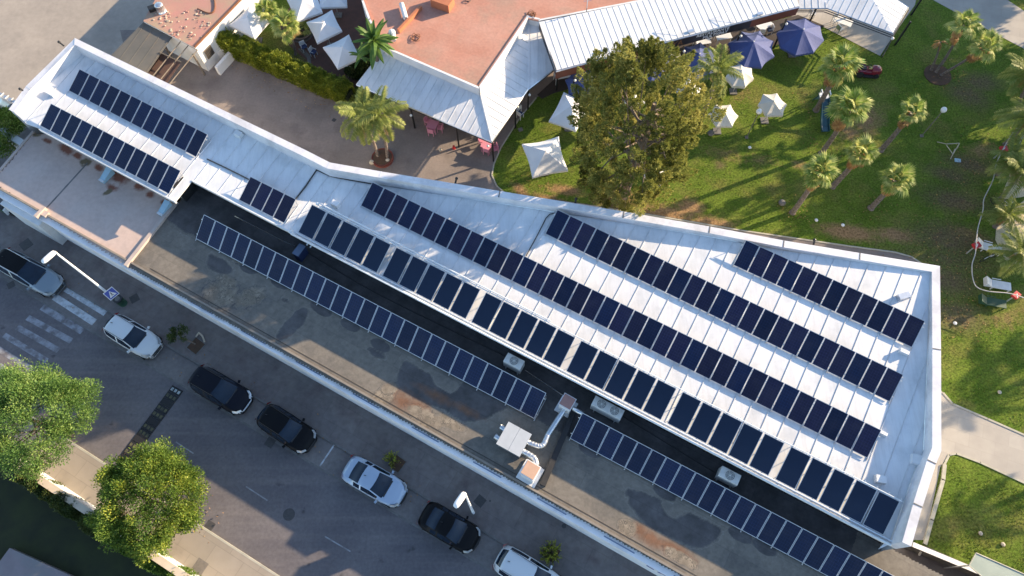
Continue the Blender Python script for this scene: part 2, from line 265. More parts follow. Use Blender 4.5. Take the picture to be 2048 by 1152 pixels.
# ------------------------------------------------------------------ mesh building
class MB:
    def __init__(s): s.v = []; s.f = []; s.m = []; s.t = []
    def add(s, vs, fs, mi=0, tint=0.5):
        o = len(s.v); s.v += [tuple(v) for v in vs]; s.t += [tint] * len(vs)
        s.f += [tuple(i + o for i in f) for f in fs]; s.m += [mi] * len(fs); return s
    def box(s, c, sx, sy, sz, rz=0.0, mi=0, taper=1.0):           # c = centre of the base
        ca, sa = math.cos(rz), math.sin(rz); vs = []
        for k, z in ((1, 0), (taper, sz)):
            for dx, dy in ((-1, -1), (1, -1), (1, 1), (-1, 1)):
                x, y = dx * sx / 2 * k, dy * sy / 2 * k; vs.append((c[0] + x * ca - y * sa, c[1] + x * sa + y * ca, c[2] + z))
        return s.add(vs, [(3, 2, 1, 0), (4, 5, 6, 7), (0, 1, 5, 4), (1, 2, 6, 5), (2, 3, 7, 6), (3, 0, 4, 7)], mi)
    def prism(s, poly, z0, z1, mi=0):                             # poly: list of (x,y); z1 may be list
        n = len(poly); ar = sum(poly[i][0] * poly[(i + 1) % n][1] - poly[(i + 1) % n][0] * poly[i][1] for i in range(n))
        if ar < 0: poly = poly[::-1]; z1 = z1[::-1] if isinstance(z1, list) else z1
        zt = z1 if isinstance(z1, list) else [z1] * n
        vs = [(p[0], p[1], z0) for p in poly] + [(p[0], p[1], zt[i]) for i, p in enumerate(poly)]
        fs = [tuple(range(n - 1, -1, -1)), tuple(range(n, 2 * n))] + [(i, (i + 1) % n, n + (i + 1) % n, n + i) for i in range(n)]
        return s.add(vs, fs, mi)
    def slab(s, top, th, mi=0):                                   # thick sheet under 3-D outline
        n = len(top); vs = [tuple(p) for p in top] + [(p[0], p[1], p[2] - th) for p in top]
        a = sum(top[i][0] * top[(i + 1) % n][1] - top[(i + 1) % n][0] * top[i][1] for i in range(n))
        if a < 0: vs = [tuple(p) for p in top[::-1]] + [(p[0], p[1], p[2] - th) for p in top[::-1]]
        return s.add(vs, [tuple(range(n)), tuple(range(2 * n - 1, n - 1, -1))] + [((i + 1) % n, i, n + i, n + (i + 1) % n) for i in range(n)], mi)
    def tube(s, pts, r, n=6, mi=0, caps=True):
        pts = [Vector(p) for p in pts]; rs = r if isinstance(r, (list, tuple)) else [r] * len(pts); vs = []; fs = []
        for i, p in enumerate(pts):
            d = (pts[min(i + 1, len(pts) - 1)] - pts[max(i - 1, 0)]).normalized()
            a = d.cross(Vector((0, 0, 1)) if abs(d.z) < .95 else Vector((1, 0, 0))).normalized(); b = d.cross(a)
            for k in range(n):
                t = 2 * math.pi * k / n; vs.append(p + (a * math.cos(t) + b * math.sin(t)) * rs[i])
        for i in range(len(pts) - 1):
            for k in range(n): fs.append((i * n + k, i * n + (k + 1) % n, (i + 1) * n + (k + 1) % n, (i + 1) * n + k))
        if caps: fs += [tuple(range(n)), tuple(range(len(pts) * n - 1, (len(pts) - 1) * n - 1, -1))]
        return s.add(vs, fs, mi)
    def cyl(s, c, r, h, n=12, mi=0, r2=None): return s.tube([c, (c[0], c[1], c[2] + h)], [r, r if r2 is None else r2], n, mi)
    def ball(s, c, r, n=10, mi=0, sz=1.0):
        vs = [(c[0], c[1], c[2] - r * sz)]; fs = []; k = n // 2
        for i in range(1, k):
            a = -math.pi / 2 + math.pi * i / k
            for j in range(n): t = 2 * math.pi * j / n; vs.append((c[0] + r * math.cos(a) * math.cos(t), c[1] + r * math.cos(a) * math.sin(t), c[2] + r * sz * math.sin(a)))
        vs.append((c[0], c[1], c[2] + r * sz))
        for j in range(n):
            fs.append((0, 1 + (j + 1) % n, 1 + j)); fs.append((len(vs) - 1, 1 + (k - 2) * n + j, 1 + (k - 2) * n + (j + 1) % n))
            for i in range(k - 2): a = 1 + i * n; fs.append((a + j, a + (j + 1) % n, a + n + (j + 1) % n, a + n + j))
        return s.add(vs, fs, mi)
    def mesh(s, name, mats, smooth=False, tint=False):
        me = bpy.data.meshes.new(name); me.from_pydata(s.v, [], s.f)
        for x in (mats if isinstance(mats, (list, tuple)) else [mats]): me.materials.append(x)
        me.polygons.foreach_set('material_index', s.m)
        if smooth: me.polygons.foreach_set('use_smooth', [True] * len(s.f))
        if tint: at = me.attributes.new('tint', 'FLOAT', 'POINT'); at.data.foreach_set('value', s.t)
        me.update(); return me
    def build(s, name, mats, parent=None, smooth=False, tint=False, wc=True):
        return put(name, s.mesh(name, mats, smooth, tint), parent, wc)
def put(name, me, parent=None, wc=True):
    o = bpy.data.objects.new(name, me); C.objects.link(o)
    if parent is not None:
        o.parent = parent
        if wc: o.matrix_parent_inverse = world_of(parent).inverted()
    return o
def world_of(o):
    mm = o.matrix_basis.copy()
    if o.parent is not None: mm = world_of(o.parent) @ o.matrix_parent_inverse @ mm
    return mm
def tag(o, label=None, cat=None, group=None, kind=None):
    if label: o['label'] = label
    if cat: o['category'] = cat
    if group: o['group'] = group
    if kind: o['kind'] = kind
    return o
def thing(name, label, cat, loc=(0, 0, 0), rz=0.0, group=None):
    o = bpy.data.objects.new(name, None); C.objects.link(o); o.location = loc; o.rotation_euler = (0, 0, rz)
    o.empty_display_size = .3; return tag(o, label, cat, group)
def copy_tree(o, parent=None):
    c = o.copy(); C.objects.link(c)
    if parent is not None: c.parent = parent
    for ch in [x for x in bpy.data.objects if x.parent == o]: copy_tree(ch, c)
    return c
def place(root, label, loc, rz=None, group=None, scale=None):
    c = copy_tree(root); c.location = loc; c['label'] = label
    if rz is not None: c.rotation_euler = (0, 0, rz)
    if group: c['group'] = group
    if scale: c.scale = (scale, scale, scale)
    return c
def structure(o): o['kind'] = 'structure'; return o

def clip(poly, a, b, c):                                          # keep a*x+b*y<=c  (points: tuples, first two used)
    out = []
    for i in range(len(poly)):
        p, q = poly[i], poly[(i + 1) % len(poly)]; dp, dq = a * p[0] + b * p[1] - c, a * q[0] + b * q[1] - c
        if dp <= 0: out.append(p)
        if dp * dq < 0: t = dp / (dp - dq); out.append(tuple(p[k] + (q[k] - p[k]) * t for k in range(len(p))))
    return out
def sheets(poly, dirv, pitch, name, parent, mat_, rib_h=.045, rib_w=.05, th=.05, start=0.0, ribmat=None):
    """standing-seam roof: poly = coplanar 3-D outline; ribs run along dirv; every sheet is an object"""
    d = Vector((dirv[0], dirv[1], 0)).normalized(); q = Vector((d.y, -d.x, 0))
    pts = [(p[0], p[1], p[2]) for p in poly]; ss = [p[0] * q.x + p[1] * q.y for p in pts]
    s = min(ss) + start - (pitch if start > 0 else 0)
    while s < max(ss):
        c = clip(clip(pts, -q.x, -q.y, -(s + .003)), q.x, q.y, s + pitch - .003)
        if len(c) >= 3:
            mb = MB(); mb.slab(c, th)
            r = clip(c, q.x, q.y, s + rib_w)
            if len(r) >= 3: mb.slab([(p[0], p[1], p[2] + rib_h) for p in r], rib_h, 1)
            mb.build(name, [mat_, ribmat or M['rib']], parent)
        s += pitch
def grid_sheet(name, poly, z, res, mt, fn, kind='structure', parent=None):
    """ground sheet with painted wear: convex outline, grid of res metres"""
    import bmesh
    xs = [p[0] for p in poly]; ys = [p[1] for p in poly]; x0, x1, y0, y1 = min(xs), max(xs), min(ys), max(ys)
    nx, ny = int((x1 - x0) / res) + 2, int((y1 - y0) / res) + 2
    gx, gy = np.meshgrid(x0 + np.arange(nx) * res, y0 + np.arange(ny) * res); vx, vy = gx.ravel(), gy.ravel()
    inside = pip(vx, vy, poly)
    I = np.arange(nx * ny).reshape(ny, nx); ins = inside.reshape(ny, nx)
    ok = ins[:-1, :-1] & ins[:-1, 1:] & ins[1:, :-1] & ins[1:, 1:]
    f = np.stack([I[:-1, :-1][ok], I[:-1, 1:][ok], I[1:, 1:][ok], I[1:, :-1][ok]], 1)
    used = np.unique(f); rm = -np.ones(nx * ny, int); rm[used] = np.arange(len(used)); f = rm[f]; vx, vy = vx[used], vy[used]
    me = bpy.data.meshes.new(name); me.from_pydata(np.stack([vx, vy, np.full(len(vx), z)], 1).tolist(), [], f.tolist())
    col = fn(vx, vy); a = me.color_attributes.new('wear', 'FLOAT_COLOR', 'POINT')
    a.data.foreach_set('color', np.concatenate([col, np.ones((len(vx), 1))], 1).astype(np.float32).ravel())
    me.materials.append(mt); o = put(name, me, parent)
    if kind: o['kind'] = kind
    return o
def sheet(name, pts, z, mt, kind='structure', th=0.0, parent=None):
    mb = MB()
    if th: mb.prism([xy(p) for p in pts], z - th, z)
    else:
        n = len(pts); ar = sum(pts[i][0] * pts[(i + 1) % n][1] - pts[(i + 1) % n][0] * pts[i][1] for i in range(n))
        if ar < 0: pts = pts[::-1]
        mb.add([(p[0], p[1], z) for p in pts], [tuple(range(n))])
    o = mb.build(name, mt, parent)
    if kind: o['kind'] = kind
    return o
def blob(vx, vy, c, rx, ry, ang, soft=1.0):                       # 0..1 bump, elliptical
    ca, sa = math.cos(ang), math.sin(ang); dx, dy = vx - c[0], vy - c[1]
    d = np.sqrt(((dx * ca + dy * sa) / rx) ** 2 + ((-dx * sa + dy * ca) / ry) ** 2)
    return np.clip((1.25 - d) / soft, 0, 1) * .9
def softpip(vx, vy, poly, r=.22):
    a = np.zeros(len(vx))
    for i in range(10): a += pip(vx + r * math.cos(i * 2.4) * ((i + 1) / 10) ** .5, vy + r * math.sin(i * 2.4) * ((i + 1) / 10) ** .5, poly)
    return a / 10
def pip(vx, vy, poly):                                            # inside polygon test
    r = np.zeros(len(vx), bool); n = len(poly)
    for i in range(n):
        x1, y1 = poly[i]; x2, y2 = poly[(i + 1) % n]
        c = ((y1 > vy) != (y2 > vy)) & (vx < (x2 - x1) * (vy - y1) / (y2 - y1 + 1e-12) + x1); r ^= c
    return r

# ================================================================== GROUND
A29 = R(-29)
PX = lambda *pts, z=0.0: [P(a, b, z) for a, b in pts]
# earth to the horizon
o = sheet('ground', [(-600, -600), (600, -600), (600, 600), (-600, 600)], -0.06, M['yard'])
# street strips, all parallel to the building (s along, u across)
def strip(name, s0, s1, u0, u1, z, mt, th=0.0): return sheet(name, [W(s0, u0), W(s1, u0), W(s1, u1), W(s0, u1)], z, mt, th=th)
strip('road', -120, 120, -5.3, 2.9, 0.0, M['asphalt'])
strip('parking_lane', -120, 120, 1.1, 2.9, 0.004, M['parking'])
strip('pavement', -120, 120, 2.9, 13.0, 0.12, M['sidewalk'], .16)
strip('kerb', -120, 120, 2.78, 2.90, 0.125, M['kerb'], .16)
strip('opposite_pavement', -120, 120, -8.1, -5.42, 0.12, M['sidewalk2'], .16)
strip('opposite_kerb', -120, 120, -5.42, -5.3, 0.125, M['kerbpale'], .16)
strip('garden_soil', -120, 120, -60, -8.1, 0.08, M['darkground'], .1)
strip('gutter_strip', -120, 120, 1.04, 1.16, 0.008, M['kerb'])
# zebra crossing bars (each painted bar an object of the road marking)
zt = tag(thing('zebra_crossing', 'worn white zebra crossing bars painted across the shaded road', 'crossing', P(120, 640)), None, None)
for (a, b, wd, worn) in [((132, 577), (212, 626), .50, 0), ((109, 593.5), (189, 645), .50, 0), ((84, 614), (165, 663), .46, 1), ((55, 635), (143, 682), .42, 1),
                         ((34, 654), (117, 701), .40, 1), ((8, 670), (94, 722), .38, 1), ((-16, 690), (68, 742), .38, 1), ((-38, 708), (44, 760), .38, 1)]:
    pa, pb = P(*a), P(*b); mid = (pa + pb) / 2; ln = (pb - pa).length; an = math.atan2(pb.y - pa.y, pb.x - pa.x)
    z0 = .008 if SUv(mid)[1] > .9 else .004
    MB().box((mid.x, mid.y, z0), ln, wd, .004, an).build('painted_bar', M['wornpaint'] if worn else M['paint'], zt)
lt = thing('lane_marking', 'thin faded dashes along the centre of the road', 'road marking', P(540, 975))
for a, b in [((352, 884), (387, 907)), ((492, 973), (535, 1001)), ((650, 1073), (701, 1103)), ((800, 1170), (860, 1210))]:
    pa, pb = P(*a), P(*b); mid = (pa + pb) / 2
    MB().box((mid.x, mid.y, .004), (pb - pa).length, .075, .004, math.atan2(pb.y - pa.y, pb.x - pa.x)).build('dash', M['dimpaint'], lt)
pa, pb = P(669, 889), P(640, 932); mid = (pa + pb) / 2
tag(MB().box((mid.x, mid.y, .008), (pb - pa).length, .10, .004, math.atan2(pb.y - pa.y, pb.x - pa.x)).build('parking_bay_line', M['paint']),
    'short pale bay line painted across the parking lane', 'road marking')
# speed bump made of rubber tiles
bt = thing('speed_bump', 'black rubber speed bump with worn yellow squares crossing the road', 'speed bump', P(300, 850))
pa, pb = P(356, 776), P(246, 925); L_ = (pb - pa).length; an = math.atan2(pb.y - pa.y, pb.x - pa.x); nb = 12
for i in range(nb):
    c = pa + (pb - pa) * ((i + .5) / nb); mb = MB(); a_ = L_ / nb
    mb.box((c.x, c.y, 0.002), a_ - .02, .92, .045, an, 0, .93)
    for k in (-1, 0, 1):
        if i == 0 or (i % 3 != 2): mb.box((c.x - math.sin(an) * k * .27, c.y + math.cos(an) * k * .27, .045), a_ * .45, .17, .006, an, 1 if i else 2)
    mb.build('bump_tile', [M['rubber'], M['yellowbump'], M['whitebump']], bt)
# yards, courtyard, paths
YZ = 0.0
sheet('concrete_yard', PX((-900, 400), (-900, -500), (500, -500), (440, -60), (310, 60), (300, 260), (160, 250), (40, 330), (-150, 480)), 0.0, M['yard'])
sheet('courtyard', PX((240, 60), (395, 60), (432, 90), (560, 146), (706, 208), (770, 215), (860, 120), (1100, 90), (1250, 60), (1120, 165), (1072, 196), (1040, 235), (1002, 295), (987, 330), (985, 352), (997, 374),
      (1020, 392), (1080, 405), (1200, 440), (1350, 560), (700, 560), (300, 300)), 0.012, M['court'])
sheet('building_path', PX((1010, 386), (1130, 402), (1280, 424), (1480, 459), (1700, 491), (1790, 503), (1822, 512), (1850, 530), (1700, 640), (1200, 560), (1000, 430)), 0.016, M['court'])
kp = PX((1072, 196), (1040, 235), (1002, 295), (988, 328), (984, 350), (993, 372), (1014, 390), (1060, 399), (1130, 405), (1280, 427), (1480, 461), (1700, 493), (1790, 505), (1822, 514), (1848, 531))
def kerbrun(name, pts, w, h, mt, z=0.0):
    mb = MB(); n = len(pts)
    for i in range(n - 1):
        a, b = pts[i], pts[i + 1]; mid = (a + b) / 2; mb.box((mid.x, mid.y, z - .04), (b - a).length + w * .3, w, h + .04, math.atan2(b.y - a.y, b.x - a.x))
    o = mb.build(name, mt); o['kind'] = 'structure'; return o
kerbrun('lawn_kerb', kp, .10, .06, M['kerbpale'])
# lawn with worn earth
lawnpoly = [xy(P(*p)) for p in [(300, -400), (3200, -900), (3300, 1500), (1500, 1500), (1100, 560), (700, 300), (380, 80)]]
def lawnwear(vx, vy):
    c = np.zeros((len(vx), 3)); b = lambda k, px, py, rx, ry, an, s=1.0: c.__setitem__((slice(None), k), np.maximum(c[:, k], blob(vx, vy, P(px, py), rx, ry, R(an), s)))
    b(0, 1040, 380, 1.2, .5, -50); b(0, 1100, 402, 2.2, .6, -20); b(0, 1240, 400, 2.5, 1.0, 0); b(0, 1330, 430, 3.6, 1.2, -8); b(0, 1420, 445, 2.5, .7, -8)
    b(0, 1380, 415, 1.4, 1.0, 0); b(0, 1700, 465, 3.0, .9, -10); b(0, 1790, 470, 2.0, .8, -10); b(0, 1735, 240, 2.3, 1.6, 60, 1.3); b(0, 1700, 265, 1.2, 1.2, 60, 1.3)
    b(0, 1450, 310, 3.0, 1.0, -20, 2.2); b(0, 1520, 320, 2.4, .9, -10, 2.2); b(0, 1480, 190, 1.5, .9, 40, 2); b(0, 1130, 380, 2.0, .6, -10); b(0, 1960, 300, 2, 1, 20, 1.6)
    b(0, 1600, 330, 1.0, .6, 0, 1.5); b(0, 1180, 360, 1.6, .5, 0, 2)
    b(1, 1895, 560, 1.5, 3.0, 75); b(1, 1900, 480, 1.7, 3.6, 80); b(1, 1905, 400, 1.2, 2.6, 80); b(1, 1940, 330, 1.0, 2.5, 70); b(1, 1935, 190, 1.4, 2.2, 60); b(1, 1960, 165, 2, 1.2, 0)
    b(1, 1900, 520, 1.5, 5.5, 82, 1.4); b(1, 1925, 400, 1.3, 4.0, 75, 1.4); b(0, 1940, 470, .8, 3.0, 70, 1.6); b(0, 1925, 410, .7, 1.6, 80, 1.4); b(0, 2010, 640, 2.2, 1.0, 20, 2); b(1, 1915, 640, 1.1, 2.4, 90); b(1, 1890, 620, .7, 3.4, 90); b(1, 1900, 350, .8, 2.2, 70); b(1, 1440, 330, .5, .5, 0)
    b(1, 1240, 415, .9, .9, 0); b(1, 620, 120, 2.0, 1.5, 0)
    return c
grid_sheet('lawn', lawnpoly, -0.002, .3, M['lawn'], lawnwear)
# small garden by the hedge, terrace under the white parasols
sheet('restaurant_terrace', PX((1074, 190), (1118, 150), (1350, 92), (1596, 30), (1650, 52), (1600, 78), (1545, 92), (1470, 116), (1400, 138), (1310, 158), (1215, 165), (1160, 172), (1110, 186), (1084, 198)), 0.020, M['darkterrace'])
sheet('parasol_terrace', PX((560, 40), (640, -60), (790, -90), (770, 90), (700, 190), (640, 140), (600, 110), (560, 75)), 0.016, M['brickpave'])
sheet('stepping_kerb', PX((596, 98), (606, 96), (621, 112), (623, 132), (617, 132), (614, 116)), 0.03, M['kerb'])
sheet('hexagonal_terrace', PX((1590, 60), (1640, 50), (1662, 62), (1760, 112), (1790, 66), (1830, 10), (1840, -60), (1560, -60)), 0.016, M['path'])
sheet('upper_path', PX((1862, -2), (1980, 62), (2060, 104), (2300, 240), (2300, 120), (2060, 30), (2000, -10), (1900, -60)), 0.012, M['path'])
sheet('side_path', PX((1860, 760), (1884, 783), (1905, 808), (1975, 838), (2048, 870), (2400, 1020), (2400, 1150), (2048, 966), (1960, 925), (1912, 907), (1896, 912), (1880, 935), (1850, 1080), (1790, 1080), (1840, 900)), 0.012, M['path'])
kerbrun('side_path_kerb', PX((1886, 786), (1905, 808), (1975, 838), (2048, 870), (2200, 936)), .12, .05, M['kerbpale'])
kerbrun('grass_kerb', PX((2200, 1040), (2048, 966), (1960, 925), (1912, 907), (1898, 910), (1888, 930)), .12, .05, M['kerbpale'])
kerbrun('lower_grass_kerb', PX((1888, 930), (1885, 960), (1862, 1040), (1849, 1088)), .22, .12, M['kerbpale'])
sheet('sand_patch', PX((1992, 452), (2004, 440), (2030, 415), (2075, 380), (2200, 330), (2300, 430), (2200, 560), (2060, 540), (2010, 520), (1990, 480)), 0.03, M['sand'])
sheet('upper_sand_patch', PX((2000, 400), (2020, 345), (2050, 320), (2120, 300), (2120, 380), (2040, 395)), 0.034, M['sand'])
sheet('side_terrace', PX((1740, 1085), (1790, 1085), (1850, 1092), (2020, 1165), (2300, 1290), (2300, 1700), (1500, 1500), (1600, 1150)), 0.02, M['court'])

# ================================================================== LONG WHITE-ROOFED BUILDING
ZC, ZL, ZE = 6.9, 3.6, 5.49
bld = thing('long_white_building', 'long low building with white metal roof, white parapet and grey bitumen lower terrace roof', 'building', W(0, 14))
outer_px = [(18, 218, 5.75), (52, 172, 6.1), (150, 76, 6.9), (380, 188, 6.9), (611, 300, 6.9), (660, 325, 6.9), (763, 343, 6.9), (1000, 382, 6.9), (1248, 423, 6.9), (1420, 453, 6.9), (1568, 481, 6.9), (1720, 506, 6.9),
            (1880, 532, 6.9), (1882, 700, 6.9), (1882.8, 901.6, 6.9), (1872, 928, 6.9), (1844.7, 1014.7, 6.9), (1822.8, 1092.8, 6.9)]
outer = [P(a, b, z) for a, b, z in outer_px]
def offset(pts, d):
    out = []
    for i, p in enumerate(pts):
        a = pts[max(i - 1, 0)]; b = pts[min(i + 1, len(pts) - 1)]
        n1 = Vector((p.y - a.y, -(p.x - a.x), 0)) if i else None; n2 = Vector((b.y - p.y, -(b.x - p.x), 0)) if i < len(pts) - 1 else None
        n1 = n1.normalized() if n1 is not None else n2.normalized(); n2 = n2.normalized() if n2 is not None else n1
        mm = (n1 + n2).normalized(); k = d / max(.4, mm.dot(n1)); out.append(p + mm * k)
    return out
inner = offset(outer, .46)                                       # to the right of travel = inside
roofz = lambda p: RA + RB * N1.dot(p)
for i in range(len(outer) - 1):
    a, b, c, d = outer[i], outer[i + 1], inner[i + 1], inner[i]; mb = MB(); zb = min(roofz(c), roofz(d)) - .25
    mb.add([(a.x, a.y, zb), (b.x, b.y, zb), (c.x, c.y, zb), (d.x, d.y, zb), tuple(a), tuple(b), (c.x, c.y, b.z - .04), (d.x, d.y, a.z - .04)],
           [(3, 2, 1, 0), (4, 5, 6, 7), (0, 1, 5, 4), (1, 2, 6, 5), (2, 3, 7, 6), (3, 0, 4, 7)])
    mb.f = [f[::-1] for f in mb.f]
    mb.build('parapet', M['capwhite'], bld)
    if i not in (4, 12, 14):
        dd = (b - a).normalized(); w2 = dd * .035; e = Vector((0, 0, .012)); mb = MB()
        mb.add([a - w2 + e, a + w2 + e, d + w2 + e * -2, d - w2 + e * -2], [(3, 2, 1, 0)]); mb.build('cap_joint', M['kerb'] if i > 6 else M['white'], bld)
# metal drip edge: dark line at the parapet foot
mb = MB()
for i in range(5, len(inner) - 1):
    a, b = inner[i].copy(), inner[i + 1].copy(); a.z = roofz(a) + .05; b.z = roofz(b) + .05; mb.tube([a, b], .035, 5)
mb.build('foot_flashing', M['galv'], bld)
# wall below parapet
io = offset(outer, .03)
mb = MB()
for i in range(len(io) - 1):
    a, b = io[i], io[i + 1]; mb.add([(a.x, a.y, 0), (b.x, b.y, 0), (b.x, b.y, b.z - .3), (a.x, a.y, a.z - .3)], [(3, 2, 1, 0)])
mb.build('outer_wall', M['white'], bld)
# roof outline in 3-D, sheet by sheet
sE0 = SUv(PR(382, 364))[0]; sL1 = SUv(PR(351.6, 401.7))[0]
uE, uL = 12.55, 10.75
rp = [inner[i] for i in range(len(inner))]
sEnd = SUv(PR(1770, 1090))[0]
pts = [xy(p) for p in rp] + [xy(P(1760, 1098, 5.6)), xy(W(sEnd, uE)), xy(W(sE0, uE)), xy(W(sL1, uL)), xy(W(SUv(PR(79, 258))[0], uL)), xy(PR(52, 247))]
def rz3(p): return (p[0], p[1], RA + RB * (p[0] * N1.x + p[1] * N1.y))
roofpoly = [rz3(p) for p in pts]
sheets(roofpoly, N1, 0.985, 'roof_sheet', bld, M['roofwhite'], .03, .045, .08)
# eaves trim and fascia
for s0, s1, u in ((sE0, sEnd, uE), (SUv(PR(79, 258))[0], sL1, uL)):
    z = RA + RB * u; mb = MB(); a, b = W(s0, u - .06, 0), W(s1, u - .06, 0)
    mid = (a + b) / 2; mb.box((mid.x, mid.y, z - .22), (b - a).length, .10, .26, A29); mb.build('eaves_fascia', M['roofwhite'], bld)
a, b = W(sE0 - .75, uE + .1), W(sL1 - .75, uL + .75); mid = (a + b) / 2
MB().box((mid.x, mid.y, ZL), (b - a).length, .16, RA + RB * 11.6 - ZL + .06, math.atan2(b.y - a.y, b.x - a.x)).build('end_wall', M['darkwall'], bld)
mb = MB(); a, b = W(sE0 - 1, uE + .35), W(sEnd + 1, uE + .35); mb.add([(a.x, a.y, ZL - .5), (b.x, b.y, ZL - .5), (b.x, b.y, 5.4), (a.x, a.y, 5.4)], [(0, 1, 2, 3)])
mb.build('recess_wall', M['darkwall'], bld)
a, b = W(SUv(PR(52, 247))[0] - .5, uL + .85), W(sL1 - .9, uL + .85); mb = MB(); mb.add([(a.x, a.y, 0), (b.x, b.y, 0), (b.x, b.y, 5.25), (a.x, a.y, 5.25)], [(0, 1, 2, 3)])
mb.build('lower_wall', M['cream'], bld)
# lower terrace roofs -------------------------------------------------
sDiv = (SU(352, 400, ZL)[0] + SU(250, 530, ZL)[0]) / 2
UW = 5.75
sW0 = -120
# divider line (runs roughly along the image diagonal, not square to the street)
d0, d1 = P(352, 402, ZL + .2), P(250, 531, ZL + .2)
g0 = [xy(d0), xy(d1), xy(W(40, UW + .26)), xy(W(40, uE + .4)), xy(W(sE0 - 1.2, uE + .4))]
def roofwear(vx, vy):
    c = np.zeros((len(vx), 3)); U = vx * N1.x + vy * N1.y; S = vx * E1.x + vy * E1.y
    Q = lambda *pts: [xy(P(a, b, ZL)) for a, b in pts]
    def b(k, px, py, rx, ry, an, s=1.0): c[:, k] = np.maximum(c[:, k], blob(vx, vy, P(px, py, ZL), rx, ry, R(an), s))
    # black band along the foot of the higher wall
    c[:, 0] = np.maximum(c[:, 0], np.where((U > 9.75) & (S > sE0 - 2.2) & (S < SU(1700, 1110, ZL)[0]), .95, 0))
    b(0, 380, 425, 2.0, 1.2, -60, .5); b(0, 585, 650, 1.3, .5, 50, .5); b(0, 600, 630, .6, .4, 50, .5); b(0, 650, 580, 1.0, .5, -29, .3)
    # damp dark patches
    for poly in [((810, 720), (850, 742), (905, 780), (935, 760), (1010, 790), (1015, 815), (970, 838), (930, 845), (880, 815), (820, 795), (790, 765), (800, 740)),
                 ((1250, 975), (1290, 985), (1335, 1005), (1400, 1035), (1445, 1060), (1430, 1085), (1395, 1098), (1340, 1075), (1290, 1050), (1258, 1010)),
                 ((418, 505), (450, 520), (470, 545), (440, 548), (415, 535)), ((730, 690), (765, 705), (780, 720), (745, 712)), ((555, 590), (580, 600), (570, 605))]:
        c[:, 0] = np.maximum(c[:, 0], softpip(vx, vy, Q(*poly)) * .95)
    for poly in [((862, 748), (895, 755), (915, 775), (905, 788), (870, 770)), ((1320, 1000), (1365, 1010), (1370, 1030), (1350, 1040), (1325, 1020))]:
        c[:, 0] *= 1 - softpip(vx, vy, Q(*poly))
    for px, py in [(497, 536), (560, 566), (645, 620), (700, 650), (760, 690), (640, 615), (1480, 1070), (1530, 1095), (1180, 900), (1330, 985)]: b(0, px, py, .7, .35, -29, .4)
    # rust
    b(1, 805, 800, 1.1, .8, -29, 1.1); b(1, 835, 815, 1.2, .7, -29, 1.1); b(1, 780, 785, .6, .6, 0, .8); b(1, 1300, 1075, 1.6, .55, -29, 1.1); b(1, 1345, 1098, 1.6, .5, -29, 1); b(1, 1280, 1060, .8, .5, -29, 1)
    b(1, 870, 790, 1.8, .4, -29, 1.3); b(1, 930, 820, 1.6, .35, -29, 1.3)
    # dried pale scale
    b(2, 440, 590, 1.6, 1.1, -29, .8); b(2, 500, 595, 1.4, .9, 20, .8); b(2, 455, 565, 1.1, .6, -29, .8); b(2, 770, 790, .7, 1.1, -40, .7); b(2, 850, 835, 1.6, .7, -29, .8); b(2, 900, 845, 1.2, .45, -29, .8)
    b(2, 1255, 1055, .7, .6, 0, .7); b(2, 1360, 1115, 1.2, .4, -29, .7); b(2, 480, 520, 1.5, .6, -30, 1.2)
    cr = np.sin(vx * 5.1 + 2.1 * np.sin(vy * 3.3)) * np.sin(vy * 4.7 + 1.9 * np.sin(vx * 2.9)); ring = np.abs(cr) < .07
    c[:, 0] = np.where(ring & (c[:, 2] > .45), .93, c[:, 0]); c[:, 2] *= .8
    return c
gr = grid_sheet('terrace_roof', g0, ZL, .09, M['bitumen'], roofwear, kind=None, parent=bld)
p0 = [xy(d0), xy(d1), xy(W(SU(-400, 200, 0)[0], UW + .1)), xy(P(-260, 640, ZL)), xy(P(-40, 395, ZL)), xy(P(66, 264, ZL)), xy(W(SUv(PR(79, 258))[0], uL + .1))]
p0 = [xy(d0), xy(d1), xy(W(-46, UW + .26)), xy(W(-46, 8.2)), xy(P(0, 348, ZL)), xy(P(64, 266, ZL)), xy(W(-44, uL + .9)), xy(W(SUv(d0)[0], uL + .9))]
def pinkwear(vx, vy):
    c = np.zeros((len(vx), 3))
    def b(k, px, py, rx, ry, an, s=1.0): c[:, k] = np.maximum(c[:, k], blob(vx, vy, P(px, py, ZL), rx, ry, R(an), s))
    for px, py, rx, ry in [(95, 282, .6, .3), (132, 300, .9, .5), (155, 312, .6, .3), (198, 335, .6, .35), (240, 355, 1.2, .6), (280, 375, .6, .4), (302, 390, .5, .4), (225, 375, .7, .35), (330, 405, .4, .3)]: b(0, px, py, rx, ry, -29, .9)
    b(1, 172, 325, .6, .5, 0, .8); b(1, 215, 385, .5, .25, 40, .8); b(1, 75, 270, .4, .3, 0, .8)
    c[:, :2] *= .85; return c
grid_sheet('faded_terrace_roof', p0, ZL + .03, .15, M['pinkroof'], pinkwear, kind=None, parent=bld)
